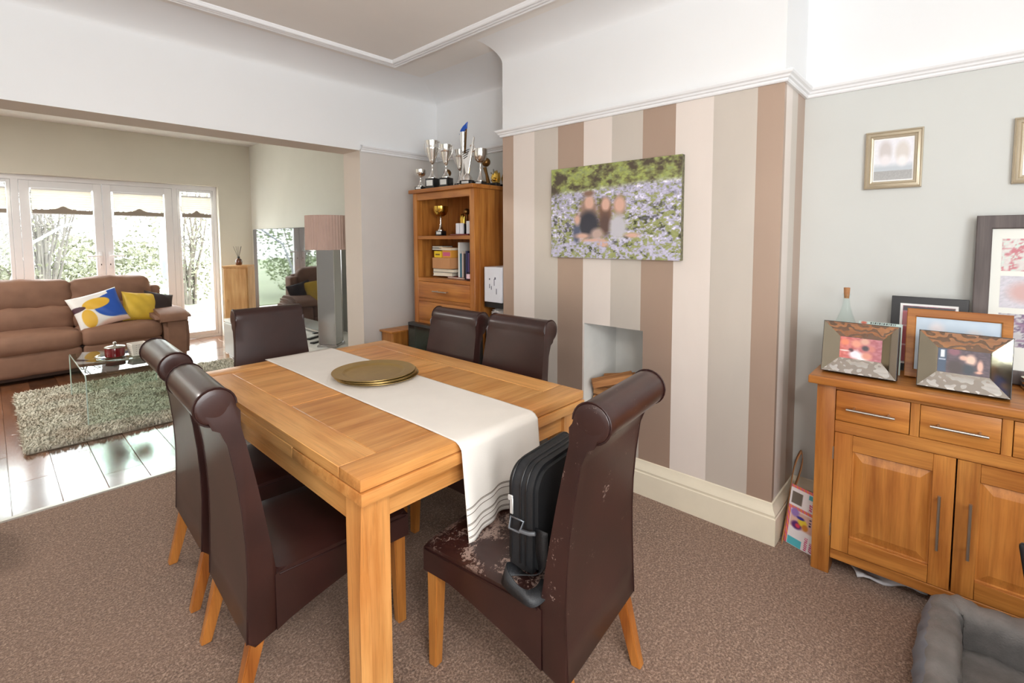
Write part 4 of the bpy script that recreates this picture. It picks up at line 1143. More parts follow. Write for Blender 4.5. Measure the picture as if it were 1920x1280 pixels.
# old television in front of the bookcase, low oak unit beside it
t = thing('flat_television', 'black flat television standing on the floor in front of the bookcase', 'television', (1.905, 3.18, 0.0), -90)
box('casing', 'black_plastic', t, (-0.46, -0.0, 0.20), (0.46, 0.045, 0.775), 0.006, 2)
box('screen', 'black_gloss', t, (-0.44, -0.003, 0.225), (0.44, 0.001, 0.755), 0.001)
box('stand', 'black_plastic', t, (-0.2, -0.05, 0), (0.2, 0.075, 0.02), 0.004); box('neck', 'black_plastic', t, (-0.06, 0.005, 0.018), (0.06, 0.04, 0.21), 0.004)
t = thing('storage_unit', 'low oak unit in the corner between the sitting room opening and the bookcase', 'cabinet', (2.08, 3.845, 0), -90)
box('carcass', 'dkoak_z', t, (-0.095, -0.235, 0), (0.09, 0.235, 0.675), 0.002); box('top', 'dkoak_x', t, (-0.105, -0.25, 0.675), (0.10, 0.24, 0.69), 0.003, 2)

# ------------------------------------------------------------------ logs in the niche
lg = [((2.560, 1.485, 0.421), (0.34, 0.085, 0.058), (0, 0, 88), 'pale split log lying along the front of the niche bottom'),
      ((2.670, 1.485, 0.421), (0.34, 0.085, 0.058), (0, 0, 92), 'split log lying along the back of the niche bottom'),
      ((2.545, 1.500, 0.480), (0.30, 0.075, 0.050), (0, 0, 84), 'front split log of the middle layer in the niche'),
      ((2.655, 1.500, 0.480), (0.30, 0.075, 0.052), (0, 0, 93), 'rear split log of the middle layer in the niche'),
      ((2.575, 1.540, 0.560), (0.250, 0.080, 0.050), (0, -14, -56), 'knotty orange split log lying crosswise on top of the niche stack'),
      ((2.695, 1.560, 0.540), (0.20, 0.060, 0.052), (0, -6, -62), 'grey-barked split log on top of the niche stack, behind the knotty one')]
for (p, s_, a, lb) in lg:
    t = thing('log', lb, 'log', p, 0, 'split logs in the niche', rot=tuple(R(q) for q in a), first_fit=False)
    bm = bmesh.new(); L_, w_, h_ = s_
    prism(bm, [(-w_/2, 0), (w_/2, 0.004), (w_/2*0.9, h_*0.75), (0.1*w_, h_), (-w_/2*0.95, h_*0.8)], 'x', -L_/2, L_/2, bev=0.004)
    finish(bm, 'split_wood', 'log', t, 30)

# ------------------------------------------------------------------ printed pictures (flat prints: colour per grid point)
def vnoise(u, v, f, seed=0):
    r = np.random.default_rng(seed); g = r.random((f+2, f+2))
    x = np.clip(u, 0, 0.9999)*f; y = np.clip(v, 0, 0.9999)*f
    i = x.astype(int); j = y.astype(int); a = x-i; b = y-j
    a = a*a*(3-2*a); b = b*b*(3-2*b)
    return (g[j, i]*(1-a)+g[j, i+1]*a)*(1-b)+(g[j+1, i]*(1-a)+g[j+1, i+1]*a)*b
def blob(c, u, v, cx, cy, rx, ry, col, soft=0.25):
    d = np.sqrt(((u-cx)/rx)**2+((v-cy)/ry)**2)
    k = np.clip((1+soft-d)/(2*soft), 0, 1)[..., None]
    return c*(1-k)+np.array(col)*k
def rect(c, u, v, x0, x1, y0, y1, col, s=0.01):
    k = (np.clip((u-x0)/s, 0, 1)*np.clip((x1-u)/s, 0, 1)*np.clip((v-y0)/s, 0, 1)*np.clip((y1-v)/s, 0, 1))[..., None]
    return c*(1-k)+np.array(col)*k
def print_plane(name, parent, w_, h_, nx, ny, fn, mat='print', org=(0, 0, 0)):
    """picture in the local xz plane, facing -y, origin at its lower left corner"""
    U, V = np.meshgrid(np.linspace(0, 1, nx+1), np.linspace(0, 1, ny+1))
    C = fn(U, V)                      # sRGB 0..255
    C = np.clip(C/255, 0, 1); C = np.where(C <= 0.04045, C/12.92, ((C+0.055)/1.055)**2.4)
    P = np.stack([org[0]+U*w_, np.full_like(U, org[1]), org[2]+V*h_], -1).reshape(-1, 3)
    idx = np.arange((nx+1)*(ny+1)).reshape(ny+1, nx+1)
    Fc = np.stack([idx[:-1, :-1], idx[:-1, 1:], idx[1:, 1:], idx[1:, :-1]], -1).reshape(-1, 4)
    me = bpy.data.meshes.new(name); me.from_pydata(P.tolist(), [], Fc.tolist())
    at = me.color_attributes.new('Col', 'FLOAT_COLOR', 'POINT')
    at.data.foreach_set('color', np.concatenate([C.reshape(-1, 3), np.ones((len(P), 1))], 1).astype(np.float32).ravel())
    me.materials.append(MAT[mat])
    o = bpy.data.objects.new(name, me); COL.objects.link(o); o.parent = parent
    return o

def bluebells(u, v):
    def fb(f, sd): return 0.45*vnoise(u, v, f, sd)+0.33*vnoise(u, v, f*2, sd+1)+0.22*vnoise(u, v, f*4, sd+2)
    n1, n2, n3, n4 = fb(26, 1), fb(46, 11), fb(9, 21), fb(4, 31)
    edge = 0.69+0.07*u+0.05*(n3-0.5)
    k = np.clip((n3*0.5+n4*0.3+n1*0.5-0.52)*4.5, 0, 1)[..., None]
    top = np.array((84, 74, 62))*(1-k)+np.stack([128+60*n2, 136+64*n2, 78+40*n1], -1)*k
    fl = np.stack([140+90*n2, 138+88*n2, 172+72*n2], -1)
    gs = np.stack([116+70*n1, 122+70*n1, 72+50*n1], -1)
    far = np.clip((v-0.46)*6, 0, 1)
    dens = np.clip((n2-0.47)*7+0.5+0.55*far+1.6*(n3-0.52), 0.05, 1)[..., None]
    bot = gs*(1-dens)+fl*dens
    bot = bot*(1-0.45*np.clip((0.40-n1)*9, 0, 1)*(1-0.6*far))[..., None]
    bot = bot+np.clip((n1*n2-0.36)*9, 0, 1)[..., None]*40
    k = np.clip((v-edge)/0.05, 0, 1)[..., None]
    c = bot*(1-k)+top*k
    S = (220, 178, 160)
    # three seated figures, softly drawn
    c = blob(c, u, v, 0.33, 0.50, 0.075, 0.16, (160, 130, 115), .3)
    c = blob(c, u, v, 0.335, 0.60, 0.038, 0.075, S, .3); c = blob(c, u, v, 0.33, 0.70, 0.045, 0.03, (140, 110, 95), .5)
    c = blob(c, u, v, 0.33, 0.36, 0.085, 0.15, (62, 62, 72), .25); c = blob(c, u, v, 0.23, 0.27, 0.03, 0.12, (88, 96, 120), .4)
    c = blob(c, u, v, 0.235, 0.42, 0.025, 0.06, S, .5); c = blob(c, u, v, 0.28, 0.24, 0.06, 0.03, S, .5)
    c = blob(c, u, v, 0.465, 0.50, 0.052, 0.14, (128, 96, 80), .3); c = blob(c, u, v, 0.468, 0.57, 0.033, 0.07, S, .3)
    c = blob(c, u, v, 0.465, 0.36, 0.05, 0.12, (100, 78, 72), .4); c = blob(c, u, v, 0.40, 0.26, 0.05, 0.06, (196, 170, 160), .4)
    c = blob(c, u, v, 0.575, 0.55, 0.048, 0.11, (170, 140, 122), .3); c = blob(c, u, v, 0.575, 0.56, 0.038, 0.075, S, .3)
    c = blob(c, u, v, 0.565, 0.33, 0.065, 0.13, (200, 198, 206), .3); c = blob(c, u, v, 0.67, 0.245, 0.05, 0.025, S, .5)
    c = blob(c, u, v, 0.45, 0.16, 0.045, 0.045, S, .4); c = blob(c, u, v, 0.36, 0.19, 0.09, 0.02, S, .5)
    k = (np.clip((0.19+0.1*(n3-0.5)-v)*30, 0, 1)*np.clip((n2-0.42)*9, 0, 1))[..., None]
    return c*(1-k)+fl*k
CW, CH = 0.847, 0.545
t = thing('canvas_print', 'unframed canvas print of three children sitting among bluebells on the striped breast', 'picture', (XC-0.001, 1.914, 1.330), -90, first_fit=False)
box('stretcher', 'paper', t, (0.0005, -0.028, 0.0005), (CW-0.0005, 0, CH-0.0005), 0.002)
print_plane('canvas_face', t, CW, CH, 330, 212, bluebells, org=(0, -0.0292, 0))
def wrap(u, v): return bluebells(u*0+0.002, v)
bm = bmesh.new(); add_box(bm, (-0.0005, -0.029, 0), (0.0003, 0, CH), 0); add_box(bm, (0, -0.029, -0.0005), (CW, 0, 0.0003), 0); add_box(bm, (CW-.0003, -0.029, 0), (CW+.0005, 0, CH), 0); add_box(bm, (0, -0.029, CH-.0003), (CW, 0, CH+.0005), 0)
finish(bm, 'wrapped_edge', plain('canvas_edge', (110, 108, 84), 0.7, var=0.5, scale=60), t, smooth=False)

def frame_ring(bm, w_, h_, prof):
    """prof: (inset, depth) steps; mitred ring in local xz facing -y, origin lower-left outer corner"""
    rows = [[bm.verts.new(p) for p in ((i, -d, i), (w_-i, -d, i), (w_-i, -d, h_-i), (i, -d, h_-i))] for i, d in prof]
    for a, b in zip(rows, rows[1:]):
        for k in range(4): bm.faces.new((a[k], a[(k+1) % 4], b[(k+1) % 4], b[k]))
def wedding(u, v):
    n = vnoise(u, v, 30, 9); c = np.stack([236-8*n, 236-8*n, 242-6*n], -1)
    c = blob(c, u, v, 0.30, 0.70, 0.16, 0.24, (206, 200, 200), .3); c = blob(c, u, v, 0.72, 0.66, 0.17, 0.24, (214, 208, 204), .3)
    c = rect(c, u, v, -1, 2, -1, 0.44, (190, 198, 206), .12)
    c = blob(c, u, v, 0.30, 0.50, 0.13, 0.12, (232, 228, 232), .4); c = blob(c, u, v, 0.72, 0.46, 0.12, 0.12, (236, 234, 236), .4)
    g = vnoise(u, v, 90, 10)
    return np.where((v < 0.25)[..., None], np.stack([158+20*g]*3, -1), c)
def wall_frame(label, y_left, z0, w_, h_, fn, group):
    t = thing('picture_frame', label, 'picture', (XR-0.001, y_left*KY, z0), -90, group, first_fit=False)
    bm = bmesh.new()
    frame_ring(bm, w_, h_, [(0, 0), (0, 0.016), (0.006, 0.019), (0.008, 0.014), (0.012, 0.016), (0.020, 0.018), (0.022, 0.012), (0.026, 0.014), (0.032, 0.012), (0.034, 0.006)])
    finish(bm, 'frame', 'pewter_frame', t, 20)
    print_plane('photograph', t, w_-0.068, h_-0.068, 60, 60, lambda u, v: rect(np.full(u.shape+(3,), 238.0), u, v, 0.03, 0.97, 0.03, 0.97, (0, 0, 0), .001)*0+np.where(((u > .03) & (u < .97) & (v > .03) & (v < .97))[..., None], fn(u, v), 242.0), 'print_gloss', (0.034, -0.0065, 0.034))
    return t
wall_frame('square champagne framed photo of two men hanging above the sideboard', 0.392, 1.672, 0.232, 0.262, wedding, None)
wall_frame('champagne picture frame cut by the right edge of the photo', -0.150, 1.662, 0.232, 0.262, wedding, None)

# leaning / standing frames on the sideboard
zs0 = 0.8635
def lean(o, deg): o.rotation_euler = (R(-deg), 0, R(-90)); return o
# big charcoal multi-aperture frame against the wall
t = thing('collage_frame', 'large charcoal wooden collage frame with ivory mount leaning on the wall', 'picture', (2.300, -0.045, zs0+0.001), 0)
t.rotation_euler = (R(-5), 0, R(-90))
CWd, CHt = 0.56, 0.672
bm = bmesh.new(); frame_ring(bm, CWd, CHt, [(0, 0), (0, 0.022), (0.004, 0.024), (0.050, 0.024), (0.054, 0.020), (0.054, 0.008)]); finish(bm, 'frame', 'charcoal_wood', t, 20)
def floral(seed, a, b_, bgc):
    def f(u, v):
        n = vnoise(u, v, 10, seed); n2 = vnoise(u, v, 26, seed+1)
        c = np.array(bgc)[None, None]*(0.92+0.12*n2[..., None])
        k = np.clip((n-0.52)*6, 0, 1)[..., None]; c = c*(1-k)+np.array(a)*k
        k = np.clip((n2-0.62)*6, 0, 1)[..., None]; return c*(1-k)+np.array(b_)*k
    return f
box('mount', 'mount', t, (0.054, -0.010, 0.054), (CWd-0.054, -0.004, CHt-0.054), 0)
aps = [(0.088, 0.448, 0.16, 0.13, floral(21, (196, 120, 130), (206, 222, 214), (224, 218, 216))), (0.088, 0.300, 0.16, 0.128, lambda u, v: blob(floral(25, (206, 204, 214), (214, 210, 220), (208, 206, 216))(u, v), u, v, 0.5, 0.5, 0.32, 0.3, (206, 170, 168), .4)),
       (0.088, 0.145, 0.16, 0.132, floral(31, (150, 120, 150), (120, 100, 130), (206, 206, 210))), (0.30, 0.448, 0.16, 0.13, floral(41, (200, 180, 160), (180, 150, 140), (220, 214, 206))),
       (0.30, 0.300, 0.16, 0.128, floral(45, (170, 160, 150), (220, 200, 190), (210, 206, 200))), (0.30, 0.145, 0.16, 0.132, floral(51, (150, 160, 170), (200, 190, 190), (216, 214, 210)))]
for (x, z, a, b, fn) in aps: print_plane('photograph', t, a, b, 30, 26, fn, 'print', (x, -0.0106, z))
# black frame, leaning on wall
t = thing('picture_frame', 'black framed collage with white mount standing behind the oak frame', 'picture', (2.262, 0.246, zs0+0.001), 0); t.rotation_euler = (R(-8), 0, R(-90))
bw_, bh_ = 0.282, 0.325
box('frame', 'blackframe', t, (0, -0.014, 0), (bw_, 0, bh_), 0.0015)
def team(u, v):
    n = vnoise(u, v, 40, 61); n2 = vnoise(u, v, 16, 62)
    c = np.stack([110+80*n, 60+60*n2, 74+60*n], -1)
    c = rect(c, u, v, 0.0, 1, 0.90, 1, (40, 36, 48)); c = rect(c, u, v, 0, 0.12, 0.0, 0.9, (176, 74, 84), .02)
    for k in range(5): c = rect(c, u, v, 0, 1, 0.12+0.17*k, 0.135+0.17*k, (236, 232, 236), .008)
    return c
print_plane('white_mount', t, bw_-0.070, bh_-0.062, 2, 2, lambda u, v: np.full(u.shape+(3,), 238.0), 'print', (0.035, -0.0146, 0.031))
print_plane('photograph', t, bw_-0.090, bh_-0.080, 50, 50, team, 'print_gloss', (0.045, -0.0152, 0.040))
# oak frame
t = thing('picture_frame', 'oak framed photo of two people against a pale blue sky, standing on the sideboard', 'picture', (2.178, 0.176, zs0+0.001), 0); t.rotation_euler = (R(-7), 0, R(-90))
ow, oh = 0.350, 0.286
bm = bmesh.new(); frame_ring(bm, ow, oh, [(0, 0), (0, 0.017), (0.003, 0.019), (0.030, 0.015), (0.034, 0.012), (0.034, 0.006)]); finish(bm, 'frame', 'dkoak_x', t, 20)
box('backing', 'cardboard', t, (0.002, -0.005, 0.002), (ow-0.002, 0, oh-0.002), 0)
def skyc(u, v):
    n = vnoise(u, v, 10, 71); c = np.stack([186+10*n, 204+8*n, 222+4*n], -1)
    c = blob(c, u, v, 0.26, 0.78, 0.09, 0.13, (224, 218, 222), .5); c = blob(c, u, v, 0.70, 0.66, 0.10, 0.14, (224, 216, 216), .5)
    c = blob(c, u, v, 0.26, 0.25, 0.2, 0.4, (190, 196, 210), .4); return blob(c, u, v, 0.70, 0.12, 0.2, 0.38, (196, 190, 200), .4)
print_plane('photograph', t, ow-0.068, oh-0.068, 40, 36, skyc, 'print_gloss', (0.034, -0.0065, 0.034))
def mframe(label, y_left, x, fn):
    t = thing('picture_frame', label, 'picture', (x, y_left, zs0+0.001), 0, 'mirrored photo frames on the sideboard'); t.rotation_euler = (R(-9), 0, R(-91))
    w_, h_, b = 0.288, 0.215, 0.062
    for nm, pts, mt in (('side_bevel', [(0, 0), (0, h_), (b, h_-b), (b, b)], 'bronze_mirror'), ('side_bevel', [(w_, 0), (w_, h_), (w_-b, h_-b), (w_-b, b)], 'bronze_mirror'),
                    ('patterned_bevel', [(0, h_), (w_, h_), (w_-b, h_-b), (b, h_-b)], 'damask'), ('patterned_bevel', [(0, 0), (w_, 0), (w_-b, b), (b, b)], 'damask')):
        bm = bmesh.new()
        fr2 = []
        for (px_, pz_) in pts:
            outer = px_ in (0, w_) and pz_ in (0, h_)
            fr2.append((px_, -0.058 if outer else -0.012, pz_))
        A = [bm.verts.new(p) for p in fr2]; B = [bm.verts.new((p[0], p[1]+0.005, p[2])) for p in fr2]
        bm.faces.new(A); bm.faces.new(B[::-1])
        for i in range(4): bm.faces.new((A[i], B[i], B[(i+1) % 4], A[(i+1) % 4]))
        finish(bm, nm, mt, t, smooth=False)
    bm = bmesh.new(); frame_ring(bm, w_, h_, [(-0.001, 0), (-0.001, 0.058), (0.001, 0.0585)]); finish(bm, 'edge', 'blackframe', t, smooth=False)
    box('backing', 'blackframe', t, (b-0.01, -0.010, b-0.01), (w_-b+0.01, 0.0, h_-b+0.01), 0)
    print_plane('photograph', t, w_-2*b, h_-2*b, 60, 40, fn, 'print_gloss', (b, -0.0125, b))
    return t
def party(u, v):
    n = vnoise(u, v, 16, 81); n2 = vnoise(u, v, 30, 82)
    c = np.stack([186+30*n-30*u, 84+40*n, 76+40*n+20*u], -1)
    for (a, b_, r_, col) in ((.12, .75, .10, (226, 130, 96)), (.40, .72, .12, (222, 150, 126)), (.60, .86, .11, (210, 160, 140)), (.75, .55, .10, (196, 120, 110)), (.62, .55, .08, (60, 50, 60)), (.38, .22, .14, (222, 222, 232)), (.55, .10, .14, (232, 232, 240)), (.66, .20, .12, (210, 140, 120)), (.28, .40, .06, (90, 50, 60))):
        c = blob(c, u, v, a, b_, r_, r_*1.4, col, .35)
    c = blob(c, u, v, .12, .35, .13, .03, (236, 216, 210), .4); return c
def couple(u, v):
    n = vnoise(u, v, 20, 91); c = np.stack([74+24*n, 62+20*n, 72+20*n], -1)
    c = rect(c, u, v, .0, .18, 0, 1, (62, 80, 104)); c = rect(c, u, v, .05, .14, .62, .95, (220, 226, 232)); c = rect(c, u, v, .02, .16, .5, .56, (180, 190, 206))
    c = blob(c, u, v, .32, .90, .12, .16, (132, 86, 100), .3)
    for (a, b_, r1, r2, col) in ((.50, .68, .08, .10, (214, 170, 152)), (.64, .62, .10, .22, (228, 190, 172)), (.82, .40, .055, .24, (226, 176, 160)), (.78, .15, .09, .05, (226, 170, 150)), (.60, .22, .14, .22, (54, 60, 72)), (.35, .25, .16, .3, (70, 58, 60))):
        c = blob(c, u, v, a, b_, r1, r2, col, .35)
    return c
mframe('mirrored photo frame with damask bevels at the left end of the sideboard', 0.478, 2.090, party)
mframe('mirrored photo frame with damask bevels standing in front of the oak frame', 0.120, 2.082, couple)
# greeting card peeping over the left mirrored frame
t = thing('greeting_card', 'pale mint card standing behind the left mirrored frame', 'card', (2.165, 0.36, zs0+0.001), -90)
t.rotation_euler = (R(-8), 0, R(-90))
print_plane('card_front', t, 0.17, 0.215, 50, 60, lambda u, v: np.where(((v > 0.955) & (v < 0.985) & (np.abs(u-0.55) < 0.3) & (np.sin(u*190) > -0.3))[..., None], 60.0, blob(np.stack([206+0*u, 226+0*u, 220+0*u], -1), u, v, 0.12, 0.97, 0.07, 0.03, (206, 110, 90))), 'print', (0, -0.0015, 0))
box('card_back', 'card_white', t, (0, -0.001, 0), (0.17, 0.001, 0.215), 0)
# glass bottle with cork
t = thing('glass_bottle', 'clear glass bottle with a cork stopper at the left rear of the sideboard', 'bottle', (2.235, 0.424, zs0))
lathe('glass', 'bottle_glass', t, [(0, 0.002), (0.045, 0.0), (0.050, 0.01), (0.052, 0.10), (0.050, 0.15), (0.042, 0.19), (0.026, 0.235), (0.0165, 0.27), (0.0135, 0.30), (0.0135, 0.315), (0.0165, 0.317), (0.0165, 0.325), (0.0105, 0.325), (0.0105, 0.30), (0.014, 0.268), (0.023, 0.235), (0.039, 0.19), (0.047, 0.15), (0.049, 0.10), (0.047, 0.012), (0, 0.010)], 32)
lathe('cork', 'cork', t, [(0, 0.305), (0.0095, 0.305), (0.0115, 0.326), (0.0125, 0.352), (0.012, 0.354), (0, 0.354)], 16)
# pile of coasters at the right frame edge
for k in range(3):
    t = thing('coaster', ['bottom dark glossy coaster of the pile at the right edge of the photo', 'middle dark glossy coaster of the pile at the right edge of the photo', 'top dark glossy coaster of the pile at the right edge of the photo'][k], 'coaster', (2.235, -0.262, zs0+0.0005+0.0165*k), group='coasters on the sideboard')
    lathe('dish', 'bronze_mirror', t, [(0, 0), (0.040, 0), (0.046, 0.009), (0.048, 0.0145), (0.040, 0.0155), (0, 0.0155)], 24)

# ------------------------------------------------------------------ by the sideboard: toy carton panel and tall card
t = thing('toy_carton', 'printed flattened toy carton in pink, orange and turquoise leaning beside the sideboard', 'carton', (2.105, 0.632, 0.001), -112)
t.rotation_euler = (R(-8), R(2), R(-108))
def toy(u, v):
    n = vnoise(u, v, 24, 101)
    c = np.full(u.shape+(3,), 1.0)*np.array((236, 230, 234))
    c = rect(c, u, v, .42, 1.2, .80, .96, (90, 186, 200)) if False else c
    chk = (np.sin(u*30)*1.0 > 0)
    def check(c, m):
        col = np.where((np.sin((u+v)*55) > 0)[..., None], np.array((236, 140, 60)), np.array((214, 96, 150)))
        return np.where(m[..., None], col, c)
    c = check(c, (v > .955)); c = check(c, (v > .60) & (v < .655)); c = check(c, (u < .10) & (v < .66))
    c = rect(c, u, v, .60, 1.0, .86, .945, (84, 180, 194)); c = rect(c, u, v, .06, .42, .69, .90, (112, 102, 94))
    c = rect(c, u, v, .10, 1, .30, .60, (222, 180, 168), .03)
    c = blob(c, u, v, .24, .56, .14, .07, (150, 120, 190)); c = blob(c, u, v, .34, .36, .17, .065, (90, 40, 110)); c = blob(c, u, v, .38, .36, .08, .035, (214, 60, 90))
    c = blob(c, u, v, .52, .44, .15, .06, (232, 204, 60)); c = blob(c, u, v, .44, .50, .13, .025, (60, 50, 150)); c = blob(c, u, v, .62, .38, .10, .05, (206, 130, 50))
    c = rect(c, u, v, .10, .58, .0, .14, (84, 186, 200))
    for k, (a, b_) in enumerate(((.66, .76), (.82, .94))):
        c = np.where(((u > a) & (u < b_) & (v > .67) & (v < .84-.03*(1-k)) & (np.sin(v*170+u*20) > -.35))[..., None], np.array((206, 60, 120)), c)
        c = np.where(((u > a) & (u < b_) & (v > .02) & (v < .24-.05*k) & (np.sin(v*190+u*20) > -.35))[..., None], np.array((206, 60, 120)), c)
    c = np.where(((u > .72) & (u < .80) & (v > .42) & (v < .56) & (np.sin(v*130) > -.2))[..., None], np.array((40, 40, 90)), c)
    return c
print_plane('printed_face', t, 0.138, 0.278, 60, 100, toy, 'print', (0, -0.0035, 0))
box('card', 'cardboard', t, (0, -0.003, 0), (0.138, 0.0, 0.278), 0)
t = thing('card_panel', 'thin edge-on brown card panel with a curled top leaning beside the toy carton', 'carton', (2.505, 0.572, 0.0), first_fit=False)
ribbon('card', 'cardboard', t, [(0, 0, 0.002), (0.07, 0.002, 0.085), (0.15, 0.006, 0.18), (0.205, 0.008, 0.26), (0.235, 0.0, 0.32), (0.270, -0.012, 0.355), (0.262, -0.022, 0.32), (0.225, -0.016, 0.25), (0.20, -0.004, 0.20)], 0.05, 0.0025, [(0.97, 0.24, 0)]*9)

# ------------------------------------------------------------------ DOG BED
t = thing('pet_bed', 'grey plush pet bed with a raised bolster rim on the carpet by the sideboard', 'pet bed', (1.640, -0.300, 0.0), 0)
def rr_path(hx_, hy_, r, n=10):
    out = []
    for (sx, sy, a0) in ((1, 1, 0), (-1, 1, 90), (-1, -1, 180), (1, -1, 270)):
        for k in range(n+1):
            a = R(a0+90*k/n); out.append((sx*(hx_-r)+r*math.cos(a), sy*(hy_-r)+r*math.sin(a)))
    return out
def bolster():
    bm = bmesh.new(); path = rr_path(0.235, 0.305, 0.07, 8)
    # densify
    P = []
    for i in range(len(path)):
        a, b = Vector(path[i]), Vector(path[(i+1) % len(path)])
        k = max(1, int((b-a).length/0.02))
        for j in range(k): P.append(a.lerp(b, j/k))
    N = len(P); rows = []
    NP = 22
    for i in range(N):
        d = (P[(i+1) % N]-P[i-1]).normalized(); nrm = Vector((d.y, -d.x))
        s = i/N*2*PI
        puff = 1+0.05*math.sin(9*s)+0.04*math.sin(23*s+1)
        corner = 1.0
        row = []
        for k in range(NP):
            a = 2*PI*k/NP
            ca, sa = math.cos(a), math.sin(a)
            ox_ = 0.058*math.copysign(abs(ca)**0.75, ca)*puff; oz_ = 0.098+0.092*math.copysign(abs(sa)**0.7, sa)*(puff if sa > 0 else 1)
            wr = 0.004*math.sin(s*60+k*1.3)+0.003*math.sin(s*37-k*2.1)
            lean_ = 0.018*max(0, sa)
            row.append(bm.verts.new((P[i].x+nrm.x*(ox_+wr-lean_), P[i].y+nrm.y*(ox_+wr-lean_), max(0.001, oz_))))
        rows.append(row)
    for i in range(N):
        a, b = rows[i], rows[(i+1) % N]
        for k in range(NP):
            f = bm.faces.new((a[k], a[(k+1) % NP], b[(k+1) % NP], b[k]))
            f.material_index = 1 if (k < 3 or k > NP-6) else 0
    return finish(bm, 'bolster', ['plush', 'plush_side'], t, 60)
bolster()
bm = bmesh.new(); rows = []
for i in range(25):
    row = []
    for j in range(29):
        x, y = -0.20+0.40*i/24, -0.27+0.54*j/28
        e = max(0, 1-(x/0.205)**4)*max(0, 1-(y/0.275)**4)
        row.append(bm.verts.new((x, y, 0.035+0.050*e**0.5+0.006*math.sin(x*25+y*9)*math.sin(y*17)+0.003*math.sin(x*60)*math.sin(y*50+x*20))))
    rows.append(row)
for i in range(24):
    for j in range(28): bm.faces.new((rows[i][j], rows[i+1][j], rows[i+1][j+1], rows[i][j+1]))
finish(bm, 'cushion', 'plush', t, 80)
# dark framed board at the right frame edge
t = thing('framed_board', 'black framed pale green board leaning at the right edge of the photo', 'board', (1.30, -0.235, 0.0), -90)
t.rotation_euler = (0, R(-9), R(-90))
box('frame', 'blackframe', t, (0.03, -0.006, 0.0), (0.53, 0.012, 0.76), 0.012, 3)
box('face', mkmat((206, 216, 160)), t, (0.048, -0.008, 0.02), (0.51, -0.004, 0.735), 0.001)

# ------------------------------------------------------------------ white book cabinet at the left edge
t = thing('storage_cabinet', 'low white cabinet cut by the left edge of the photo at the carpet border', 'cabinet', (-0.33, 3.86, 0.0))
box('side_panel', 'white_gloss', t, (0.265, -0.14, 0), (0.283, 0.14, 0.31), 0.001); box('side_panel', 'white_gloss', t, (-0.28, -0.14, 0), (-0.262, 0.14, 0.31), 0.001)
box('top', 'white_gloss', t, (-0.285, -0.145, 0.31), (0.288, 0.145, 0.328), 0.002); box('back', 'white_gloss', t, (-0.26, 0.12, 0), (0.263, 0.135, 0.309), 0)
box('shelf', 'white_gloss', t, (-0.26, -0.13, 0.15), (0.263, 0.12, 0.162), 0)
t = thing('book', 'yellow book standing in the white cabinet at the left edge', 'book', (-0.155, 3.80, 0.001)); box('cover', mkmat((206, 190, 60)), t, (-0.02, -0.07, 0), (0.02, 0.1, 0.13), 0.001)
t = thing('book', 'purple book standing in the white cabinet beside the yellow one', 'book', (-0.20, 3.80, 0.001)); box('cover', mkmat((70, 40, 100)), t, (-0.02, -0.07, 0), (0.02, 0.1, 0.135), 0.001)

# ------------------------------------------------------------------ SITTING ROOM: sofa
SO = thing('sofa', 'brown suede three-seat reclining sofa in front of the patio doors', 'sofa', (0.27, 7.64, 0), 3)
def cushion_block(name, x0, x1, y0, y1, z0, z1, bev, mat='sofa', parent=SO, puff=0.02, seed=0, wr=0.004, sub=2):
    bm = bmesh.new(); add_box(bm, (x0, y0, z0), (x1, y1, z1), 0)
    bmesh.ops.remove_doubles(bm, verts=bm.verts[:], dist=1e-5)
    bmesh.ops.bevel(bm, geom=bm.edges[:], offset=bev, segments=3, affect='EDGES', profile=0.6)
    bmesh.ops.subdivide_edges(bm, edges=[e for e in bm.edges if e.calc_length() > 0.12], cuts=7, use_grid_fill=True)
    c = Vector(((x0+x1)/2, (y0+y1)/2, (z0+z1)/2)); h = Vector(((x1-x0)/2, (y1-y0)/2, (z1-z0)/2))
    for v in bm.verts:
        q = Vector(((v.co.x-c.x)/h.x, (v.co.y-c.y)/h.y, (v.co.z-c.z)/h.z))
        b = [(1-q[(i+1) % 3]**2)*(1-q[(i+2) % 3]**2) for i in range(3)]
        for i in range(3): v.co[i] += puff*b[i]*(q[i])
        v.co.z += wr*math.sin(v.co.x*34+v.co.y*23+seed)*math.sin(v.co.x*11+seed*2)
        v.co.y += wr*math.sin(v.co.x*29+v.co.z*41+seed)
    o = finish(bm, name, mat, parent, 70)
    return o
TX = [(-1.04, -0.345), (-0.34, 0.335), (0.34, 1.02)]
# local x: sofa centre at world .27; right end world 1.37
SX = [(-1.58, -0.72), (-0.715, 0.275), (0.28, 0.86)]
SX = [(-1.42, -0.58), (-0.575, 0.270), (0.275, 0.875)]
for i, (a, b) in enumerate(SX):
    cushion_block('seat_cushion', a, b, 0.02, 0.62, 0.285, 0.475, 0.06, puff=0.03, seed=i)
    cushion_block('footrest_panel', a+0.005, b-0.005, 0.03, 0.14, 0.07, 0.30, 0.03, puff=0.01, seed=i+5)
    cushion_block('lumbar_cushion', a+0.004, b-0.004, 0.50, 0.72, 0.44, 0.70, 0.06, puff=0.035, seed=i+9, wr=0.009)
    cushion_block('headrest_cushion', a, b, 0.56, 0.82, 0.67, 0.985, 0.07, puff=0.035, seed=i+13, wr=0.010)
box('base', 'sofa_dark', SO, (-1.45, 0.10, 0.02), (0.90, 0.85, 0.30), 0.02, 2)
bm = bmesh.new(); add_box(bm, (-1.44, 0.76, 0.28), (0.93, 0.90, 0.90), 0.04, 3); finish(bm, 'back_shell', 'sofa', SO, 50)
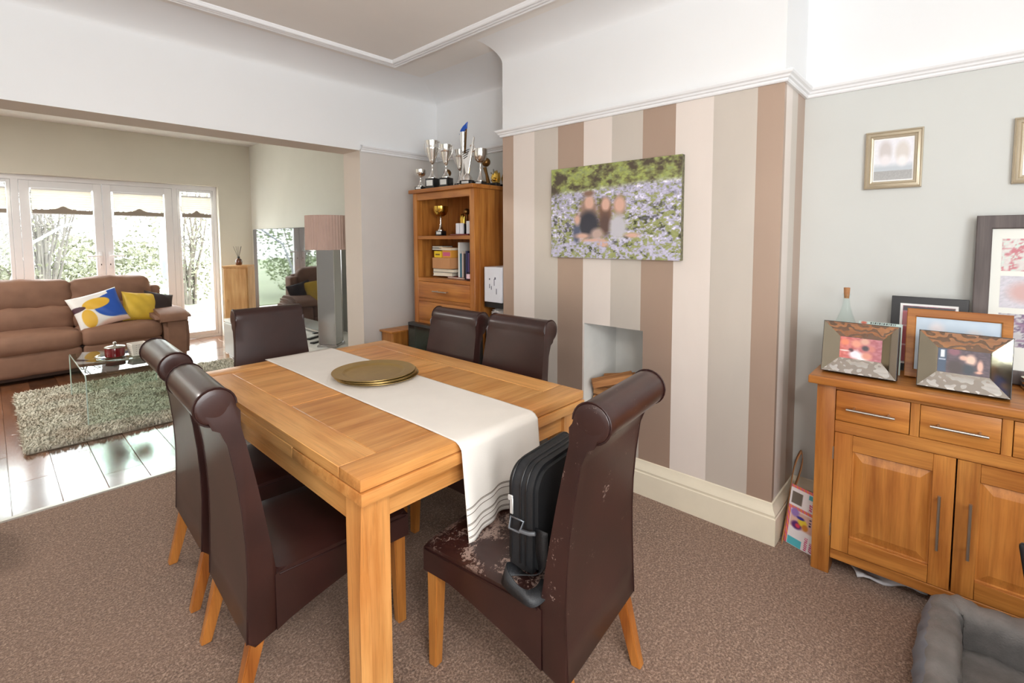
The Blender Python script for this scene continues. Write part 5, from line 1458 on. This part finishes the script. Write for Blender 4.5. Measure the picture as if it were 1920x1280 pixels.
for s, x0, x1 in ((1, 0.885, 1.105), (-1, -1.66, -1.43)):
    bm = bmesh.new()
    prism(bm, [(0.03, 0.03), (0.80, 0.03), (0.86, 0.30), (0.84, 0.50), (0.10, 0.50), (0.02, 0.46), (-0.01, 0.30)], 'x', x0, x1, bev=0.035, seg=3)
    arm = finish(bm, 'armrest', 'sofa', SO, 50)
    bm = bmesh.new()
    prism(bm, [(-0.03, 0.470), (0.02, 0.455), (0.62, 0.50), (0.68, 0.56), (0.60, 0.60), (0.25, 0.605), (0.02, 0.560), (-0.035, 0.515)], 'x', x0-0.07, x1+0.02, bev=0.04, seg=4)
    finish(bm, 'arm_pad', 'sofa', arm, 60)
    lathe('recline_button', 'steel', arm, [(0, 0), (0.02, 0), (0.02, 0.006), (0, 0.008)], 14, (0, 0, 0)).matrix_local = Matrix.Translation((x1+0.001 if s > 0 else x0-0.001, 0.30, 0.40)) @ Matrix.Rotation(R(90*s), 4, 'Y')
bm = bmesh.new(); add_box(bm, (0.885, 0.62, 0.45), (0.985, 0.90, 0.87), 0.04, 3); finish(bm, 'back_wing', 'sofa', SO, 50)

def throw_cushion(label, loc, rot, w_, h_, d_, mat=None, fn=None):
    t = thing('cushion', label, 'cushion', loc, 0); t.rotation_euler = rot
    n = 26
    def z(u, v): return d_/2*max(0.0, (1-abs(u)**2.6))**0.5*max(0.0, (1-abs(v)**2.6))**0.5
    def xy(u, v):
        k = 1-0.07*(1-abs(v)**2)*(abs(u)**3); k2 = 1-0.07*(1-abs(u)**2)*(abs(v)**3)
        return u*w_/2*k, v*h_/2*k2
    for side, nm in ((-1, 'front_cover'), (1, 'rear_cover')):
        P = []; C = []
        for j in range(n+1):
            for i in range(n+1):
                u, v = -1+2*i/n, -1+2*j/n
                x, zz = xy(u, v); P.append((x, side*(z(u, v)*(1+0.06*math.sin(u*9+v*7))+0.0005), zz+h_/2))
        Fc = [(j*(n+1)+i, j*(n+1)+i+1, (j+1)*(n+1)+i+1, (j+1)*(n+1)+i) for j in range(n) for i in range(n)]
        me = bpy.data.meshes.new(nm); me.from_pydata(P, [], Fc)
        for p in me.polygons: p.use_smooth = True
        if fn is not None and side < 0:
            # finer print: subdivide colour grid through a higher resolution patch
            n2 = 90; P = []; cols = []
            for j in range(n2+1):
                for i in range(n2+1):
                    u, v = -1+2*i/n2, -1+2*j/n2
                    x, zz = xy(u, v); P.append((x, side*(z(u, v)*(1+0.06*math.sin(u*9+v*7))+0.0005), zz+h_/2))
            U, V = np.meshgrid(np.linspace(0, 1, n2+1), np.linspace(0, 1, n2+1)); C = fn(U, V)/255
            C = np.where(C <= 0.04045, C/12.92, ((C+0.055)/1.055)**2.4).reshape(-1, 3)
            me = bpy.data.meshes.new(nm); me.from_pydata(P, [], [(j*(n2+1)+i, j*(n2+1)+i+1, (j+1)*(n2+1)+i+1, (j+1)*(n2+1)+i) for j in range(n2) for i in range(n2)])
            for p in me.polygons: p.use_smooth = True
            at = me.color_attributes.new('Col', 'FLOAT_COLOR', 'POINT'); at.data.foreach_set('color', np.concatenate([C, np.ones((len(P), 1))], 1).astype(np.float32).ravel())
            me.materials.append(MAT['print'])
        else: me.materials.append(MAT[mat])
        o = bpy.data.objects.new(nm, me); COL.objects.link(o); o.parent = t
    return t
def shapes(u, v):
    c = np.full(u.shape+(3,), 1.0)*np.array((238, 234, 230))
    c = blob(c, u, v, 0.92, 0.55, 0.52, 0.42, (38, 86, 180), .02); c = rect(c, u, v, .55, .70, .4, 1.2, (238, 234, 230)) if False else c
    k = (v-0.62)+0.35*(u-0.95) ; c = np.where(((v > 0.93-0.25*(1-u)*1.2) & (u < .78))[..., None], np.array((238, 234, 230)), c)
    c = blob(c, u, v, 0.48, 0.66, 0.27, 0.15, (232, 182, 60), .03); c = blob(c, u, v, 0.24, 0.30, 0.14, 0.26, (232, 182, 60), .03)
    c = blob(c, u, v, 0.06, 0.62, 0.20, 0.07, (80, 50, 62), .05); c = blob(c, u, v, 0.72, 0.02, 0.34, 0.14, (232, 196, 180), .2)
    return c
throw_cushion('white cushion printed with blue and yellow leaf shapes on the sofa', (0.730, 7.84, 0.475), (R(-22), R(-14), R(8)), 0.46, 0.41, 0.13, 'linen', shapes)
throw_cushion('mustard yellow satin cushion between the printed and the dark cushion on the sofa', (1.005, 7.97, 0.475), (R(-20), R(8), R(12)), 0.37, 0.36, 0.12, 'mustard')
throw_cushion('dark brown cushion against the right arm of the sofa', (1.150, 8.04, 0.475), (R(-20), R(16), R(16)), 0.34, 0.34, 0.11, 'dark_cushion')

# ------------------------------------------------------------------ rug
t = thing('rug', 'shaggy grey-beige rug on the dark boards in front of the sofa', 'rug', (1.0, 5.45, 0.0), first_fit=False)
HX, HY = 0.90, 0.90
box('backing', mkmat((150, 142, 126), 0.9), t, (-HX+0.01, -HY+0.01, 0.001), (HX-0.01, HY-0.01, 0.012), 0)
n = 42000
px = rng.uniform(-HX, HX, n); py = rng.uniform(-HY, HY, n)
hh = rng.uniform(0.022, 0.042, n); ang = rng.uniform(0, 2*PI, n); bend = rng.uniform(0.008, 0.03, n)
dx, dy = np.cos(ang), np.sin(ang)
w_ = rng.uniform(0.003, 0.0065, n)
base0 = np.stack([px-dy*w_, py+dx*w_, np.full(n, 0.008)], 1); base1 = np.stack([px+dy*w_, py-dx*w_, np.full(n, 0.008)], 1)
mid0 = np.stack([px+dx*bend*0.4-dy*w_, py+dy*bend*0.4+dx*w_, 0.008+hh*0.7], 1); mid1 = np.stack([px+dx*bend*0.4+dy*w_, py+dy*bend*0.4-dx*w_, 0.008+hh*0.7], 1)
tip = np.stack([px+dx*bend*1.3, py+dy*bend*1.3, 0.008+hh], 1)
V = np.stack([base0, base1, mid1, mid0, tip], 1).reshape(-1, 3)
Fc = []
ii = np.arange(n)*5
F4 = np.stack([ii, ii+1, ii+2, ii+3], 1).tolist(); F3 = np.stack([ii+3, ii+2, ii+4], 1).tolist()
me = bpy.data.meshes.new('pile'); me.from_pydata(V.tolist(), [], F4+F3)
m = NT('shaggy_wool'); cc = m.ramp(m.noise(m.coords(), 34, 3), [(0.30, lin((178, 172, 154))), (0.5, lin((212, 207, 190))), (0.7, lin((232, 228, 212)))])
m.base(m.mix(m.ramp(m.noise(m.coords(), 4, 3), [(0.45, (0, 0, 0)), (0.65, (0.5,)*3)]), cc, (*lin((172, 150, 126)), 1))); m.set(Roughness=0.95)
me.materials.append(m.m); o = bpy.data.objects.new('pile', me); COL.objects.link(o); o.parent = t; o['kind'] = 'stuff'

# ------------------------------------------------------------------ glass coffee table (one bent sheet)
t = thing('coffee_table', 'bent clear glass coffee table standing on the rug', 'coffee table', (0.775, 5.36, 0.0), first_fit=False)
hx_, wy_, th_g, zt_ = 0.545, 0.318, 0.012, 0.42
def bend(h, z, r):
    p = [(-h, 0.035), (-h, z-r)]
    p += [(-h+r-r*math.cos(PI/2*k/6), z-r+r*math.sin(PI/2*k/6)) for k in range(1, 7)]
    p += [(-x_, z_) for x_, z_ in p[::-1]]
    return p
outer_, inner_ = bend(hx_, zt_, 0.045), bend(hx_-th_g, zt_-th_g, 0.033)
bm = bmesh.new(); rows = [[bm.verts.new((x_, p[0], p[1])) for p in outer_+inner_[::-1]] for x_ in (-wy_, wy_)]
m_ = len(rows[0]); k = len(outer_)
for i in range(m_): bm.faces.new((rows[0][i], rows[0][(i+1) % m_], rows[1][(i+1) % m_], rows[1][i]))
for r_ in rows:
    for i in range(k-1): bm.faces.new((r_[i], r_[i+1], r_[m_-2-i], r_[m_-1-i]))
finish(bm, 'bent_glass', 'table_glass', t, 30)
EDGE = plain('polished_glass_edge', (196, 214, 206), 0.12, coat=0.5, var=0.02)
for x_ in (-wy_, wy_):
    bm = bmesh.new(); add_tube(bm, [(x_, (a_[0]+b_[0])/2, (a_[1]+b_[1])/2) for a_, b_ in zip(outer_, inner_)], 0.0045, 5); finish(bm, 'polished_edge', EDGE, t, 60)
t = thing('glass_tray', 'round clear glass tray on the coffee table under the red pot and candle box', 'tray', (0.775, 5.36, 0.4205), first_fit=False)
lathe('dish', 'table_glass', t, [(0, 0.002), (0.16, 0.002), (0.19, 0.012), (0.205, 0.024), (0.208, 0.024), (0.195, 0.008), (0.165, -0.0), (0, 0.0)], 40)
t = thing('candle_pot', 'dark red lidded pot candle on the glass tray', 'pot', (0.715, 5.41, 0.4245), first_fit=False)
lathe('pot', 'red_glass', t, [(0, 0.0), (0.062, 0.0), (0.070, 0.008), (0.072, 0.075), (0.070, 0.082), (0, 0.082)], 28)
lathe('lid', 'steel', t, [(0.0, 0.083), (0.073, 0.083), (0.075, 0.086), (0.070, 0.092), (0.03, 0.100), (0.008, 0.104), (0.010, 0.112), (0.016, 0.120), (0.010, 0.130), (0, 0.132)], 28)
t = thing('candle_box', 'square white pierced candle box beside the red pot on the glass tray', 'box', (0.868, 5.355, 0.4245), 8, first_fit=False)
bm = bmesh.new(); rows = [[bm.verts.new((a*h_, b*h_, z)) for a, b in ((-1, -1), (1, -1), (1, 1), (-1, 1))] for h_, z in ((0.052, 0.0), (0.064, 0.105), (0.058, 0.105), (0.048, 0.01))]
for ra, rb in zip(rows, rows[1:]):
    for i in range(4): bm.faces.new((ra[i], ra[(i+1) % 4], rb[(i+1) % 4], rb[i]))
bm.faces.new(rows[0]); bm.faces.new(rows[-1]); finish(bm, 'box_body', mkmat((234, 226, 216)), t, smooth=False)
bm = bmesh.new()
for a in range(4):
    mt = Matrix.Rotation(PI/2*a, 4, 'Z')
    for i in range(4):
        for j in range(5):
            z = 0.02+0.018*j; h_ = 0.052+0.012*z/0.105
            add_box(bm, (-0.034+0.02*i, -h_-0.0006, z), (-0.024+0.02*i, -h_+0.0002, z+0.003), 0, mat=mt)
finish(bm, 'pierced_slots', mkmat((150, 140, 130)), t, smooth=False)

# ------------------------------------------------------------------ corner cabinet and diffuser
t = thing('corner_cabinet', 'small light oak cabinet standing across the far corner by the patio doors', 'cabinet', (1.830, 8.330, 0), -40)
box('carcass', 'beech_z', t, (0, 0.012, 0.0), (0.32, 0.32, 1.055), 0.002)
d = box('door', 'beech_z', t, (0.012, -0.006, 0.06), (0.308, 0.0115, 1.035), 0.003)
lathe('knob', 'beech_z', d, [(0, 0), (0.008, 0), (0.008, 0.012), (0.015, 0.018), (0.014, 0.026), (0, 0.028)], 14).matrix_local = Matrix.Translation((0.05, -0.006, 0.60)) @ Matrix.Rotation(R(90), 4, 'X')
box('top', 'beech_x', t, (-0.006, -0.010, 1.055), (0.326, 0.326, 1.078), 0.003, 2)
t = thing('reed_diffuser', 'amber reed diffuser bottle with dark sticks on the corner cabinet', 'diffuser', (2.02, 8.40, 1.079))
lathe('bottle', 'amber', t, [(0, 0), (0.034, 0), (0.042, 0.01), (0.046, 0.045), (0.040, 0.078), (0.018, 0.095), (0.014, 0.098), (0, 0.098)], 24)
lathe('collar', 'black_plastic', t, [(0, 0.096), (0.017, 0.096), (0.017, 0.120), (0, 0.120)], 16)
bm = bmesh.new()
for (a, b) in ((-0.06, 0.01), (-0.035, -0.02), (0.045, 0.01), (0.03, -0.015), (0.005, 0.02)): add_tube(bm, [(a*0.05, b*0.05, 0.10), (a, b, 0.265)], 0.0022, 5)
finish(bm, 'reeds', 'reed', t, 60)

# ------------------------------------------------------------------ wall mirror, media unit, lamp
t = thing('television', 'very large black television on the white media unit, reflecting the garden', 'television', (2.30, 6.60, 0.4655), -90, first_fit=False)
box('screen', 'tv_glass', t, (0.006, -0.004, 0.030), (1.944, 0.006, 1.100), 0.001)
box('casing', 'black_plastic', t, (0.0, 0.0061, 0.018), (1.95, 0.045, 1.106), 0.004, 2)
box('bottom_bezel', 'steel', t, (0.0, -0.012, 0.012), (1.95, 0.006, 0.030), 0.003, 2)
for x_ in (0.25, 1.70):
    box('foot', 'black_plastic', t, (x_-0.02, -0.05, 0.0), (x_+0.02, 0.12, 0.0115), 0.004, 2)
    box('stand_leg', 'black_plastic', t, (x_-0.015, 0.008, 0.0115), (x_+0.015, 0.03, 0.0175), 0.003)
t = thing('media_unit', 'low white gloss media unit under the very large television', 'cabinet', (2.18, 5.42, 0), 0, first_fit=False)
box('carcass', 'white_gloss', t, (-0.185, -1.38, 0.04), (0.195, 1.38, 0.432), 0.002)
box('top', 'white_gloss', t, (-0.195, -1.39, 0.4325), (0.30, 1.39, 0.465), 0.003, 2)
box('plinth', 'white_gloss', t, (-0.165, -1.36, 0), (0.18, 1.36, 0.0395), 0.001)
for k in range(4): box('door', 'white_gloss', t, (-0.200, -1.37+0.687*k, 0.055), (-0.1855, -0.691+0.687*k, 0.422), 0.002)
for (x, y, a, lb) in ((2.11/1.2, 4.47/.899, 24, 'black remote control on the white media unit, nearer the camera'), (2.16/1.2, 4.68/.899, 30, 'black remote control on the white media unit, farther back')):
    t = thing('remote_control', lb, 'remote control', (x, y, 0.4655), a)
    box('case', 'black_plastic', t, (-0.10, -0.022, 0), (0.10, 0.022, 0.016), 0.005, 2)
    bm = bmesh.new()
    for i in range(6):
        for j in range(3): add_box(bm, (-0.08+0.025*i, -0.014+0.011*j, 0.016), (-0.068+0.025*i, -0.007+0.011*j, 0.018), 0)
    finish(bm, 'buttons', 'steel', t, smooth=False)
t = thing('table_lamp', 'tall mirrored square column lamp with a pleated taupe drum shade', 'lamp', (2.115, 4.235, 0.4655), 38, first_fit=False)
box('base', 'smoked_mirror', t, (-0.092, -0.092, 0.0), (0.092, 0.092, 0.022), 0.002)
box('column', 'smoked_mirror', t, (-0.078, -0.078, 0.022), (0.078, 0.078, 0.92), 0.003)
for sx in (-1, 1):
    for sy in (-1, 1): tube('edge_trim', 'chrome', t, [(sx*0.0785, sy*0.0785, 0.022), (sx*0.0785, sy*0.0785, 0.92)], 0.003, 6)
bm = bmesh.new(); n = 96; rows = []
for rr_, z in ((0.197, 0.0), (0.194, 0.305)):
    rows.append([bm.verts.new(((rr_+(0.0035 if k % 2 else -0.003))*math.cos(2*PI*k/n), (rr_+(0.0035 if k % 2 else -0.003))*math.sin(2*PI*k/n), 0.885+z)) for k in range(n)])
for k in range(n): bm.faces.new((rows[0][k], rows[0][(k+1) % n], rows[1][(k+1) % n], rows[1][k]))
o = finish(bm, 'shade', 'shade', t, smooth=False); s_ = o.modifiers.new('t', 'SOLIDIFY'); s_.thickness = 0.003
for rr_, z in ((0.195, 0.887), (0.192, 1.188)): tube('shade_ring', 'shade', o, [(rr_*math.cos(2*PI*k/40), rr_*math.sin(2*PI*k/40), z) for k in range(40)], 0.003, 6, closed=True)
tube('stem', 'chrome', t, [(0, 0, 0.92), (0, 0, 1.15)], 0.008, 10)
# ------------------------------------------------------------------ widths and depths of the boxy furniture, scaled from first to final camera fit
def rescale(root, kx, ky, kz=1.0):
    mt = Matrix.Diagonal((kx, ky, kz, 1))
    for ch in root.children_recursive:
        if ch.data is None: continue
        if ch.matrix_local != Matrix.Identity(4): ch.location = (ch.location.x*kx, ch.location.y*ky, ch.location.z); continue
        if not ch.data.get('rescaled'):
            ch.data.transform(mt); ch.data['rescaled'] = 1
for nm in ('sideboard', 'bookcase', 'flat_television', 'storage_unit', 'cardboard_box', 'game_box', 'medal_stand', 'collage_frame', 'picture_frame', 'greeting_card'):
    for o in [o for o in COL.objects if o.parent is None and o.get('category') and o.name.split('.')[0] == nm]: rescale(o, 0.897, 1.0 if 'frame' in nm or nm == 'greeting_card' else 1.2, 0.98 if nm == 'sideboard' else 1.0)
for nm in ('sofa', 'media_unit', 'storage_crate', 'game_console', 'white_carton', 'pet_bed'):
    for o in [o for o in COL.objects if o.parent is None and o.get('category') and o.name.split('.')[0] == nm]: rescale(o, 1.2, 0.9)
